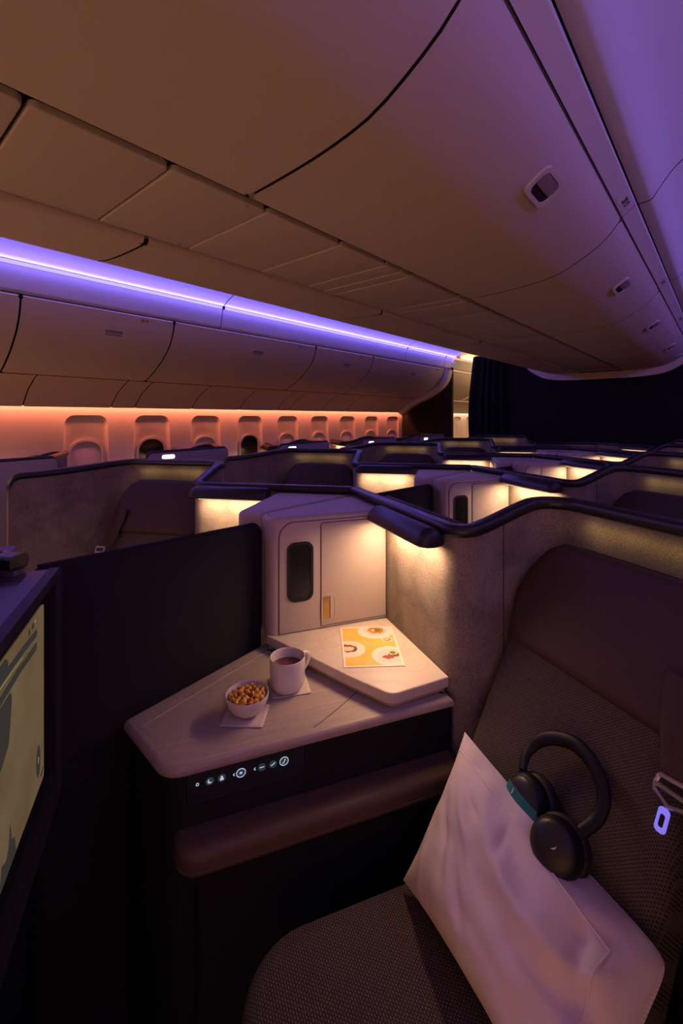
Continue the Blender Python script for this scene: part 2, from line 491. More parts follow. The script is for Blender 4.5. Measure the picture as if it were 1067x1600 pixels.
# ------------------------------------------------------------------ left sidewall with window recesses
WALLX = -3.785
def side_x(z):                  # the wall leans inboard a little towards the top
    return WALLX - 0.02 + 0.05 * max(0.0, (z - 1.0)) ** 2 - 0.10 * max(0.0, 0.8 - z) ** 2
WIN_Y = [1.36 + 0.53 * k for k in range(-3, 17)]
def window_outline(y, grow=0.0):
    w, zt, zb = 0.18 + grow, 1.372 + grow, 0.74 - grow
    pts = [(y - w * 0.98, zb), (y + w * 0.98, zb), (y + w * 0.86, zt), (y - w * 0.86, zt)]
    return fillet(pts, [0.06, 0.06, 0.075, 0.075], 6)
def sidewall(name, y0, y1, wins, fx=lambda x: x):
    mb = MB()
    bays = [y0] + [w + 0.265 for w in wins if y0 < w + 0.265 < y1] + [y1]
    Z0, Z1 = 0.0, 1.50
    for a, b in zip(bays[:-1], bays[1:]):
        c = [w for w in wins if a < w < b]
        if not c:
            mb.add([(fx(side_x(z)), y, z) for z in (Z0, 0.4, 0.8, 1.1, 1.3, Z1) for y in (a, b)], [(2 * i, 2 * i + 1, 2 * i + 3, 2 * i + 2) for i in range(5)])
            continue
        hole = window_outline(c[0])
        n = len(hole)
        # panel around the hole: ring from the hole to the bay's border
        outer = []
        cy, cz = c[0], 1.06
        for (y, z) in hole:
            dy, dz = y - cy, z - cz
            s = 1e9
            if dy > 1e-9: s = min(s, (b - cy) / dy)
            if dy < -1e-9: s = min(s, (a - cy) / dy)
            if dz > 1e-9: s = min(s, (Z1 - cz) / dz)
            if dz < -1e-9: s = min(s, (Z0 - cz) / dz)
            outer.append((cy + dy * s, cz + dz * s))
        for cyc, czc in ((a, Z0), (b, Z0), (b, Z1), (a, Z1)):
            j = min(range(n), key=lambda q: (outer[q][0] - cyc) ** 2 + (outer[q][1] - czc) ** 2)
            outer[j] = (cyc, czc)
        inner = [(cy + (y - cy) * 0.86, cz + (z - cz) * 0.93) for y, z in hole]
        v = [(fx(side_x(z)), y, z) for y, z in outer] + [(fx(side_x(z)), y, z) for y, z in hole] + \
            [(fx(side_x(z) - 0.022), cy + (y - cy) * 0.95, cz + (z - cz) * 0.975) for y, z in hole] + [(fx(side_x(z) - 0.030), y, z) for y, z in inner]
        f = []
        for r in range(3):
            for j in range(n):
                k = (j + 1) % n
                f.append((r * n + j, r * n + k, (r + 1) * n + k, (r + 1) * n + j))
        f.append(tuple(3 * n + j for j in range(n)))
        mb.add(v, f)
    o = mb.build(name, M['side'], smooth=50)
    return structure(o)
sidewall('wall_left', YF, YB, [w for w in WIN_Y if YF < w < YB - 0.2 and w > 1.0])
for k, w in enumerate([w for w in WIN_Y if 1.0 < w < YB - 0.2]):
    e = structure(empty('window_%d' % (k + 1), Matrix.Translation((WALLX, w, 0.93))))
    openw = k in (1, 3)
    out = fillet([(-0.115, -0.19), (0.115, -0.19), (0.115, 0.235), (-0.115, 0.235)], [0.08, 0.08, 0.10, 0.10], 6)
    tf = Matrix(((0, 0, 1, -0.045), (1, 0, 0, 0), (0, 1, 0, 0), (0, 0, 0, 1)))
    MB().ring(offset_poly(out, -0.018), out, 0, 0.020, 0, tf).build('window_frame', M['trim'] if openw else M['shade'], e)
    MB().prism(out, 0.0, 0.010 if not openw else 0.004, 0.002, 0, 0, tf).build('window_pane' if openw else 'window_shade', M['night'] if openw else M['shade'], e)
structure(MB().box(-3.95, mx(-3.95), YF - 0.04, YF, 1.15, 2.40).build('front_light_block', M['side'], smooth=0))  # unseen block added to keep world light off the upward-facing surfaces
# far side, seen only by its light
o = MB(); o.add([(mx(side_x(z)), y, z) for z in (0, 0.4, 0.8, 1.1, 1.3, 1.5) for y in (YF, YB)], [(2 * i, 2 * i + 1, 2 * i + 3, 2 * i + 2) for i in range(5)])
structure(o.build('wall_right', M['side']))

# passenger service strip under the outboard bins
PSU = [(-3.40, 1.628), (-3.46, 1.612), (-3.60, 1.545), (-3.70, 1.462), (-3.722, 1.436), (-3.722, 1.430)]
e = structure(empty('trim_1'))
sy = [YF, -0.5, 0.30, 0.92, 1.51, 1.70, 2.22, 2.75, 3.25, 3.42, 3.95, 4.42, 4.90, 5.35, 5.70]
for a, b in zip(sy[:-1], sy[1:]):
    run_profile(MB(), PSU, a + 0.004, b - 0.004).build('service_panel', M['panel'], e)
run_profile(MB(), [(-3.38, 1.66), (-3.61, 1.556), (-3.706, 1.474), (-3.7245, 1.438)], YF, YB).build('panel_backing', M['gap'], e)
e2 = structure(empty('trim_2'))
run_profile(MB(), PSU, YF, 5.7, mx).build('service_panel', M['panel'], e2)
# ------------------------------------------------------------------ overhead bins
def rounded_strip(mb, prof, y0, y1, r, fx=lambda x: x, mi=0, thick=0.012):
    """a curved door skin: the profile run along y with the four corners rounded, and turned-in edges"""
    P = [Vector(p) for p in prof]
    # resample
    L = [0]
    for i in range(1, len(P)): L.append(L[-1] + (P[i] - P[i - 1]).length)
    T = L[-1]; ss = [0, r * 0.08, r * 0.3, r * 0.6, r] + [r + (T - 2 * r) * k / 14 for k in range(1, 14)] + [T - r, T - r * 0.6, T - r * 0.3, T - r * 0.08, T]
    def at(s):
        for i in range(1, len(P)):
            if s <= L[i] + 1e-9:
                q = (s - L[i - 1]) / (L[i] - L[i - 1]); return P[i - 1].lerp(P[i], q), (P[i] - P[i - 1]).normalized()
        return P[-1], (P[-1] - P[-2]).normalized()
    rows = []; backs = []
    for s in ss:
        d = min(s, T - s)
        ins = r - math.sqrt(max(0, r * r - (r - d) ** 2)) if d < r else 0
        p, t = at(s)
        nrm = Vector((-t.y, t.x))
        if nrm.y < 0 and abs(nrm.y) > 0.2 or (abs(nrm.y) <= 0.2 and nrm.x > 0): pass
        rows.append([(fx(p.x), y0 + ins, p.y), (fx(p.x), y1 - ins, p.y)])
    v = [q for rr in rows for q in rr]
    mb.add(v, [(2 * i, 2 * i + 1, 2 * i + 3, 2 * i + 2) for i in range(len(rows) - 1)], mi)
    return mb

DBIN = smooth_profile([(-0.853, 1.872), (-0.76, 1.874), (-0.62, 1.882), (-0.50, 1.902), (-0.41, 1.944), (-0.335, 1.995), (-0.286, 2.055)])
KBIN = smooth_profile([(-2.957, 2.022), (-2.985, 1.930), (-3.045, 1.842), (-3.160, 1.750), (-3.300, 1.670), (-3.395, 1.632)])

def handle(parent, o, ty, ts, w, h, base, flipn=1):
    """latch: raised frame, dark pocket, hinged flap; ty runs along the bin, ts up its face"""
    tf = Matrix.Translation(-Vector(base)) @ frame3(o, ty, ts)
    outer = rrect(0, 0, w * 1.30, h * 1.38, h * 0.44, 8); inner = rrect(0, 0, w, h, h * 0.34, 8)
    hd = MB().ring(outer, inner, -0.004, 0.005, 0, tf).build('latch', M['lip'], parent)
    MB().prism(inner, -0.004, 0.0012, 0, 0, 0, tf).build('latch_pocket_shade', M['blackmatte'], hd)  # no hole is cut; a dark plate stands in for the recess's shade
    fl = rrect(0, h * 0.17, w * 0.97, h * 0.60, h * 0.26, 6)
    MB().prism(fl, 0.0012, 0.0042, 0.001, 0, 0, tf).build('latch_flap', M['flap'], hd)
    return hd

def bin_center(y0, y1, label, group, text=None, mirror=False, hand=True):
    base = (-0.853, (y0 + y1) / 2, 1.872)
    r = empty('overhead_bin', Matrix.Translation(base if not mirror else (mx(base[0]), base[1], base[2])))
    fx = (lambda x: x) if not mirror else (lambda x: 2 * base[0] - x)
    b = base
    mb = MB(); rounded_strip(mb, DBIN, y0 + 0.004, y1 - 0.004, 0.017, fx)
    # rolled edge at the lower, inboard end of the door
    run_profile(mb, [(-0.853, 1.872), (-0.862, 1.875), (-0.866, 1.884), (-0.866, 1.90)], y0 + 0.007, y1 - 0.007, fx)
    mb.build('door', M['bin'], r, b)
    mb = MB(); run_profile(mb, [(-0.858, 1.89), (-0.62, 1.897), (-0.50, 1.917), (-0.40, 1.965), (-0.32, 2.015), (-0.276, 2.072), (-0.25, 2.14)], y0, y1, fx)
    mb.build('bin_body', M['bingap'], r, b)
    mb = MB(); run_profile(mb, [(-0.281, 2.0615), (-0.262, 2.078), (-0.242, 2.094), (-0.240, 2.102), (-0.246, 2.112)], y0 + 0.002, y1 - 0.002, fx)
    lp = mb.build('lip', M['lip'], r, b)
    if hand and not mirror:
        handle(r, (-0.371, (y0 + y1) / 2 + 0.005, 1.9665), (0, 1, 0), (0.075, 0, 0.052), 0.108, 0.060, b)
    if text:
        yt = y1 - 0.085
        tf = Matrix.Translation(-Vector(b)) @ frame3((-0.2610, yt, 2.0785), (0, 1, 0), (0.039, 0, 0.0325))
        pl = MB().prism(rrect(0, 0, 0.150, 0.040, 0.002, 2), -0.001, 0.0012, 0, 0, 0, tf).build('placard', M['lip'], lp)
        put_text('placard_text', text, 0.030, Matrix.Translation(-Vector(b)) @ frame3((-0.2610 + 0.0014, yt, 2.0785 - 0.0017), (0, 1, 0), (0.039, 0, 0.0325)), M['ink'], lp)
    return tag(r, label, 'overhead bin', group)

BY = [-0.54, 0.658, 1.856, 3.03, 4.21, 5.42, 5.80]
for k in range(6):
    lab = ['large cream overhead bin door directly above, cut off by the top of the photo',
           'cream overhead bin with a dark oval latch and placard reading 20 D',
           'second latched cream overhead bin along the aisle, placard reading 21 D',
           'third latched cream overhead bin along the right aisle',
           'fourth latched cream overhead bin along the right aisle',
           'short last overhead bin beside the dark rear bulkhead'][k]
    bin_center(BY[k], BY[k + 1], lab, 'centre overhead bins above the right aisle', {1: '20 D', 2: '21 D', 3: '22 D'}.get(k), False, k > 0)
GY = [-0.54, 0.635, 1.84, 3.03, 4.21, 5.80]
for k in range(5):
    lab = ['centre bin backing onto the far aisle, nearest, edge at the photo\'s left',
           'centre bin backing onto the far aisle, second, under the purple cove',
           'centre bin backing onto the far aisle, third along the purple cove',
           'centre bin backing onto the far aisle, fourth along the purple cove',
           'last centre bin backing onto the far aisle, near the curtain'][k]
    bin_center(GY[k], GY[k + 1], lab, 'centre overhead bins over the far aisle', None, True)
# white surround closing the end of the centre bins
ep = [(mx(x), z) for x, z in reversed(DBIN)] if False else None
prof = [(x, z) for x, z in DBIN]
full = [(mx(x), z) for x, z in reversed(prof)] + prof
full = [(-1.955, 2.25)] + [(mx(-0.24), 2.10)] + [(p[0], p[1]) for p in ([(mx(x), z) for x, z in reversed(prof)] + list(prof))] + [(-0.24, 2.10), (-0.225, 2.25)]
outw = []
for (x, z) in full:
    d = 0.075
    q = max(-1, min(1, (x - CX) / 0.85))
    outw.append((x + 0.06 * q ** 5, z - d * (1 - abs(q) ** 6 * 0.6)))
n = len(full)
mb = MB()
for (y0) in (5.80,):
    v = [(x, 5.79, z) for x, z in full] + [(x, 5.80, z) for x, z in outw] + [(x, 5.845, z) for x, z in outw] + [(x, 5.845, z) for x, z in full]
    mb.add(v, [(r_ * n + i, r_ * n + i + 1, (r_ + 1) * n + i + 1, (r_ + 1) * n + i) for r_ in range(3) for i in range(n - 1)])
structure(mb.build('trim_4', M['lip']))

# service panels in the flat between the two rows of centre bins
e = structure(empty('ceiling_center'))
cy = [-1.4, -1.13, -0.86, -0.60, -0.33, -0.035, 0.23, 0.494, 0.760, 1.055, 1.298, 1.392, 1.463, 1.86, 1.94, 2.22, 2.55, 2.62, 3.1, 3.5, 3.9, 4.3, 4.7, 5.1, 5.5, 5.8]
for a, b in zip(cy[:-1], cy[1:]):
    mb = MB()
    poly = fillet([(mx(-0.880), a + 0.0035), (-0.909, a + 0.0035), (-0.909, b - 0.0035), (mx(-0.880), b - 0.0035)], [0.004, 0.015 if b - a > 0.12 else 0.008, 0.015 if b - a > 0.12 else 0.008, 0.004], 5)
    mb.prism(poly, 1.887, 1.902, 0, 0.003)
    o = mb.build('service_panel', M['panel'], e)
MB().box(mx(-0.85), -0.85, YF, 5.8, 1.905, 1.93).build('panel_backing', M['gap'], e, smooth=0)
for (px, py) in ((-0.92, 0.70), (-1.285, 0.72), (-1.29, 1.43), (-1.29, 2.3)):
    MB().lathe([(0.0001, 1.8825), (0.0055, 1.8825), (0.0065, 1.886)], 12, 0, Matrix.Translation((px, py, 0))).build('panel_screw', M['trim'], e)

def bin_outboard(y0, y1, label, text=None):
    base = (-3.395, (y0 + y1) / 2, 1.632)
    r = empty('overhead_bin', Matrix.Translation(base))
    mb = MB(); rounded_strip(mb, KBIN, y0 + 0.005, y1 - 0.005, 0.02)
    run_profile(mb, [(-2.957, 2.022), (-2.960, 2.030), (-2.975, 2.034)], y0 + 0.010, y1 - 0.010)
    mb.build('door', M['bin'], r, base)
    mb = MB(); run_profile(mb, [(-2.97, 2.03), (-3.0, 1.935), (-3.06, 1.855), (-3.175, 1.768), (-3.31, 1.69), (-3.41, 1.65)], y0, y1)
    mb.build('bin_body', M['gap'], r, base)
    yc = (y0 + y1) / 2 + 0.06
    hd = handle(r, (-3.0035, yc, 1.900), (0, 1, 0), (0.047, 0, 0.088), 0.115, 0.035, base)
    if text:
        put_text('placard_text', text, 0.030, Matrix.Translation(-Vector(base)) @ frame3((-2.9615, y1 - 0.21, 1.999), (0, 1, 0), (0.028, 0, 0.095)), M['ink'], r)
    return tag(r, label, 'overhead bin', 'outboard overhead bins above the windows')
KY = [-0.72, 0.722, 1.63, 3.07, 3.98, 5.64]
for k in range(5):
    bin_outboard(KY[k], KY[k + 1], ['overhead bin above the windows, cut off at the left edge of the photo',
        'overhead bin above the windows marked 20 K, left of the others with latches',
        'overhead bin above the windows marked 21 K, second latch from the left',
        'narrow overhead bin above the windows, third latch from the left',
        'last overhead bin above the windows, beside the dark partition'][k], [None, '20 K', '21 K', '22 K', '23 K'][k])
# white end frame of the outboard bins
kp = [(-2.952, 2.048)] + list(KBIN) + [(-3.46, 1.608), (-3.60, 1.54), (-3.735, 1.425)]
kq = [(x + 0.045, z - 0.04) for x, z in kp]; n = len(kp)
mb = MB(); v = [(x, 5.64, z) for x, z in kp] + [(x, 5.66, z) for x, z in kq] + [(x, 5.76, z) for x, z in kq] + [(x, 5.76, z) for x, z in kp]
mb.add(v, [(r_ * n + i, r_ * n + i + 1, (r_ + 1) * n + i + 1, (r_ + 1) * n + i) for r_ in range(3) for i in range(n - 1)])
structure(mb.build('trim_5', M['lip']))
# bins of the near outboard side: plain run, outside the photo, that carries the near cove
o = MB(); run_profile(o, KBIN, YF, YB, mx); structure(o.build('trim_6', M['bin']))

# ------------------------------------------------------------------ bulkhead, curtain, next cabin
mb = MB(); mb.box(-2.29, mx(-3.95), YB, YB + 0.04, 0, 2.32)
structure(mb.build('wall_back', M['bulk'] if False else mat('bulkhead_center', (0.010, 0.010, 0.014), 0.85, var=0.2, scale=120, spec=0.2), smooth=0))
poly = [(-3.95, 0.0), (-2.985, 0.0), (-2.985, 2.09), (-2.955, 2.12), (-3.0, 2.16), (-3.95, 2.16)]
tf = Matrix(((1, 0, 0, 0), (0, 0, -1, YB), (0, 1, 0, 0), (0, 0, 0, 1)))
structure(MB().prism(poly, -0.04, 0.0, 0, 0, 0, tf).build('wall_back_left', M['bulk'], smooth=0))
structure(MB().box(-2.986, -2.960, YB - 0.005, YB + 0.045, 0, 2.07).build('trim_7', M['bulk'], smooth=0))

def curtain_pt(u, v):
    z = 0.02 + 2.16 * v
    x0 = -2.665 + 0.035 * math.sin(v * 6.0 + 0.9) + 0.03 * (v ** 3)
    x = x0 + (-2.20 - x0) * u
    y = YB - 0.075 + 0.030 * math.sin(u * 30 + 0.6 * math.sin(v * 3)) + 0.012 * math.sin(u * 71 + 1)
    return (x, y, z)
mb = MB(); mb.grid(curtain_pt, 120, 24)
cu = mb.build('curtain', M['curtain'], smooth=80)
so = cu.modifiers.new('thickness', 'SOLIDIFY'); so.thickness = 0.004
tag(cu, 'dark navy pleated curtain drawn half across the far aisle', 'curtain')

# next cabin
sidewall('wall_left_rear', YB + 0.04, YE, [w for w in WIN_Y if YB + 0.3 < w < YE - 0.3])
e = structure(empty('ceiling_rear'))
run_profile(MB(), CEIL, YB + 0.01, YE).build('ceiling_panel', M['ceil'], e)
run_profile(MB(), COVE, YB + 0.01, YE).build('cove_panel', M['ceil'], e)
e = structure(empty('trim_8'))
ks = [YB + 0.01, 7.0, 7.9, 8.7, 9.8, YE]
for a, b in zip(ks[:-1], ks[1:]):
    run_profile(MB(), KBIN, a + 0.006, b - 0.006).build('bin_face', M['bin'], e)
    run_profile(MB(), PSU, a, b).build('service_panel', M['panel'], e)
structure(MB().box(-3.95, -1.0, YE, YE + 0.05, 0, 2.4).build('wall_rear', M['side'], smooth=0))
area_light('rear_cabin_ceiling_light', 0.5, 4.5, 20.0, (1.0, 0.66, 0.30), (-2.2, 8.6, 2.15), (0, 0.5, 0))
area_light('rear_cabin_cove_light', 0.03, 4.5, 14.0, (1.0, 0.62, 0.22), (-2.905, 8.3, 2.185), (0, -PI / 2 - 0.75, 0))
area_light('rear_window_wash', 0.024, 5.0, 9.0, (1.0, 0.60, 0.42), (-3.752, 8.6, 1.475), (0, 0.45, 0))

# ================================================================== SUITES
PH = math.radians(29.0)
PITCH = 1.06
OX, OY = -0.826, 1.183
def frame_d(n): return Matrix.Translation((OX, OY + n * PITCH, 0)) @ Matrix.Rotation(-PH, 4, 'Z')
def frame_g(n): return Matrix.Translation((mx(OX), OY + n * PITCH, 0)) @ Matrix.Rotation(PH, 4, 'Z') @ Matrix.Diagonal((-1, 1, 1, 1))
def frame_k(n): return Matrix.Translation((OX - 2.80, OY - 0.26 + n * PITCH, 0)) @ Matrix.Rotation(-PH, 4, 'Z')
# in a suite's own frame: x runs along the lamp wall towards the aisle, y from the feet to the head, z up
c29, s29 = math.cos(PH), math.sin(PH)
def T3(p): return Matrix.Translation(p)

LOW, HIGH = 1.062, 1.122
def sstep(t): t = max(0, min(1, t)); return t * t * (3 - 2 * t)
def wall_path(start):
    pts = [(start, 0), (0.385, 0), (0.385, 0.30), (0.893, 0.30), (0.893 + 0.4848 * 0.50, 0.30 - 0.8746 * 0.50)]
    raw = fillet(pts, [0, 0.065, 0.075, 0.10, 0], 10, closed=False)
    out = []
    for i in range(len(raw) - 1):
        a, b = Vector(raw[i]), Vector(raw[i + 1]); m = max(1, int((b - a).length / 0.02))
        for k in range(m): out.append(tuple(a.lerp(b, k / m)))
    out.append(raw[-1])
    return out
def top_of(p, i, n):
    x, y = p
    if x < 0.42 and y < 0.31 and x <= 0.40 or (x < 0.6 and y < 0.27): t = sstep((y - 0.01) / 0.27)
    else: t = 1.0
    z = LOW + (HIGH - LOW) * t
    if x > 0.85: z -= 0.027 * sstep((x - 0.85) / 0.25)     # the aisle wing falls away a little
    return z

def partition(name, start, label, group, fr, front_only=False):
    path = wall_path(start)
    if front_only:
        path = [p for p in path if p[1] < 0.055 and p[0] < 0.42]
    n = len(path)
    base = (0.05, 0.012, 0.0)
    nrm = []
    for i in range(n):
        a, b = Vector(path[max(0, i - 1)]), Vector(path[min(n - 1, i + 1)]); t = (b - a).normalized()
        nrm.append(Vector((-t.y, t.x)))
    th = 0.024
    tops = [top_of(p, i, n) for i, p in enumerate(path)]
    # the free aisle end is rounded off
    arc = 0
    for i in range(n - 1, -1, -1):
        if i < n - 1: arc += (Vector(path[i]) - Vector(path[i + 1])).length
        if arc < 0.045 and not front_only: tops[i] -= 0.045 - math.sqrt(max(0, 0.045 ** 2 - (0.045 - arc) ** 2))
    r = empty(name, fr @ T3(base))
    mb = MB(); ls = []
    for i in range(n):
        p = Vector(path[i]); q = p + nrm[i] * th; z = tops[i]
        ls.append([(p.x, p.y, 0.0), (p.x, p.y, z * 0.5), (p.x, p.y, z), (q.x, q.y, z), (q.x, q.y, 0)])
    mb.loops(ls, 0, True, True)
    # stitched vertical seam where the lamp wall meets the seat shell
    for sx_, sy_ in ((0.385, 0.135),):
        if not front_only:
            mb.tube([(sx_ + 0.0002, sy_, z) for z in (0.3, 0.6, 0.9, 1.09)], 0.0011, 6, mi=1)
    mb.build('fabric_panel', [M['fabric'], M['gap']], r, base)
    # rim: rounded band following the top
    mb = MB(); ls = []
    prof = rrect(0, 0, 0.042, 0.030, 0.012, 4)
    for i in range(n):
        p = Vector(path[i]) + nrm[i] * (th / 2); z = tops[i] + 0.008
        ls.append([(p.x + nrm[i].x * a, p.y + nrm[i].y * a, z + b) for a, b in prof])
    mb.loops(ls, 0).build('rim_cap', M['rim'], r, base)
    return tag(r, label, 'suite partition', group)

def glow(parent, base):
    tf = T3(-Vector(base)) @ T3((0.655, 0.272, 1.092)) @ Matrix.Rotation(0.75, 4, 'X')
    area_light('shelf_glow', 0.34, 0.008, 0.042, (1.0, 0.70, 0.14), parent=parent, mw=tf)

def reading_lamp(fr, label, group):
    base = (0.19, -0.042, 1.05)
    r = empty('reading_lamp', fr @ T3(base))
    x0, x1 = 0.022, 0.352
    # half-round bar with a domed free end
    def sec(s):
        pts = []
        for k in range(13):
            q = PI * k / 12
            pts.append((-0.042 + 0.040 * s * math.cos(q), 1.038 + 0.040 * s * math.sin(q)))
        for k in range(1, 6):
            q = PI + PI * k / 6
            pts.append((-0.042 + 0.040 * s * math.cos(q), 1.038 + 0.010 * s * math.sin(q)))
        return pts
    ls = []
    for t, s in ((0, 0.80), (0.003, 0.93), (0.008, 1.0), (0.15, 1.0), (0.30, 1.0)) :
        ls.append([(x0 + t, y, z) for y, z in sec(s)])
    for k in range(0, 8):
        q = PI / 2 * k / 7
        ls.append([(x1 - 0.03 + 0.03 * math.sin(q), y, z) for y, z in sec(max(0.02, math.cos(q) ** 0.7 if k < 7 else 0.02))])
    ls = sorted(ls, key=lambda l: l[0][0])
    MB().loops(ls, 0).build('lamp_housing', M['lampbody'], r, base)
    MB().prism(rrect(0.18, -0.042, 0.27, 0.034, 0.012, 5), 1.0255, 1.0290, 0, 0.001).build('diffuser', M['lampface'], r, base)
    MB().box(0.05, 0.30, -0.012, 0.004, 1.028, 1.062).build('bracket', M['lampbody'], r, base)
    area_light('lamp_light', 0.26, 0.03, 1.95, (1.0, 0.60, 0.34), parent=r, mw=T3(-Vector(base)) @ T3((0.18, -0.042, 1.0245)))
    return tag(r, label, 'reading lamp', group)

# --- storage cabinet -------------------------------------------------
def face_tf(x): return Matrix(((0, 0, 1, x), (1, 0, 0, 0), (0, 1, 0, 0), (0, 0, 0, 1)))   # (along y, up z) drawn on the plane x
def cabinet(fr, label, group, full=True):
    base = (-0.10, -0.18, 0.711)
    r = empty('storage_cabinet', fr @ T3(base))
    foot = [(-0.302 + 0.012, -0.004), (-0.086, -0.385), (0.0, -0.385), (0.0, -0.004)]
    foot = fillet(foot, [0, 0.01, 0.034, 0], 8)
    mb = MB(); mb.prism(foot, 0.711, 1.056, 0.016, 0, 0, None, 5)
    mb.build('body', M['cab'], r, base)
    # face plate with a rounded upper corner, set off by a dark line
    fp = fillet([(-0.350, 0.715), (-0.004, 0.715), (-0.004, 1.040), (-0.350, 1.040)], [0.0, 0, 0, 0.045], 8)
    MB().prism(offset_poly(fp, -0.0018), 0.0, 0.0006, 0, 0, 0, face_tf(0.0)).build('shadow_gap', M['cabgap'], r, base)
    MB().prism(fp, 0.0, 0.0030, 0.0015, 0, 0, face_tf(0.0), 3).build('face_plate', M['cab'], r, base)
    dp = fillet([(-0.222, 0.722), (-0.006, 0.722), (-0.006, 1.032), (-0.222, 1.032)], [0.003, 0.003, 0.003, 0.010], 5)
    MB().prism(offset_poly(dp, -0.0018), 0.0, 0.0036, 0, 0, 0, face_tf(0.0)).build('door_gap', M['cabgap'], r, base)
    d = MB().prism(dp, 0.0, 0.0062, 0.002, 0, 0, face_tf(0.0), 3).build('door', M['cab'], r, base)
    # brass pull set into a pocket in the door
    MB().prism(rrect(-0.199, 0.7755, 0.041, 0.078, 0.017, 8), 0.0, 0.0066, 0, 0, 0, face_tf(0.0)).build('pull_pocket', M['cab'], d, base)
    MB().ring(rrect(-0.199, 0.7755, 0.045, 0.082, 0.019, 8), rrect(-0.199, 0.7755, 0.039, 0.076, 0.016, 8), 0.006, 0.0078, 0, face_tf(0.0)).build('pull_rim', M['cab'], d, base)
    MB().prism(rrect(-0.2065, 0.7755, 0.020, 0.070, 0.009, 8), 0.0066, 0.0078, 0.0008, 0, 0, face_tf(0.0)).build('pull_tab', M['gold'], d, base)
    MB().box(-0.1955, -0.1935, 0.742, 0.809, 0.0066, 0.0074, 0, face_tf(0.0)).build('pull_edge', M['cabgap'], d, base)
    # dark glossy slot
    MB().ring(rrect(-0.2865, 0.893, 0.080, 0.176, 0.024, 8), rrect(-0.2865, 0.893, 0.064, 0.158, 0.018, 8), 0.0, 0.0062, 0, face_tf(0.0)).build('slot_frame', M['blackmatte'], r, base)
    sl = MB().prism(rrect(-0.2865, 0.893, 0.066, 0.160, 0.018, 8), 0.0, 0.0042, 0, 0, 0, face_tf(0.0)).build('slot_window', M['black'], r, base)
    return tag(r, label, 'storage cabinet', group)

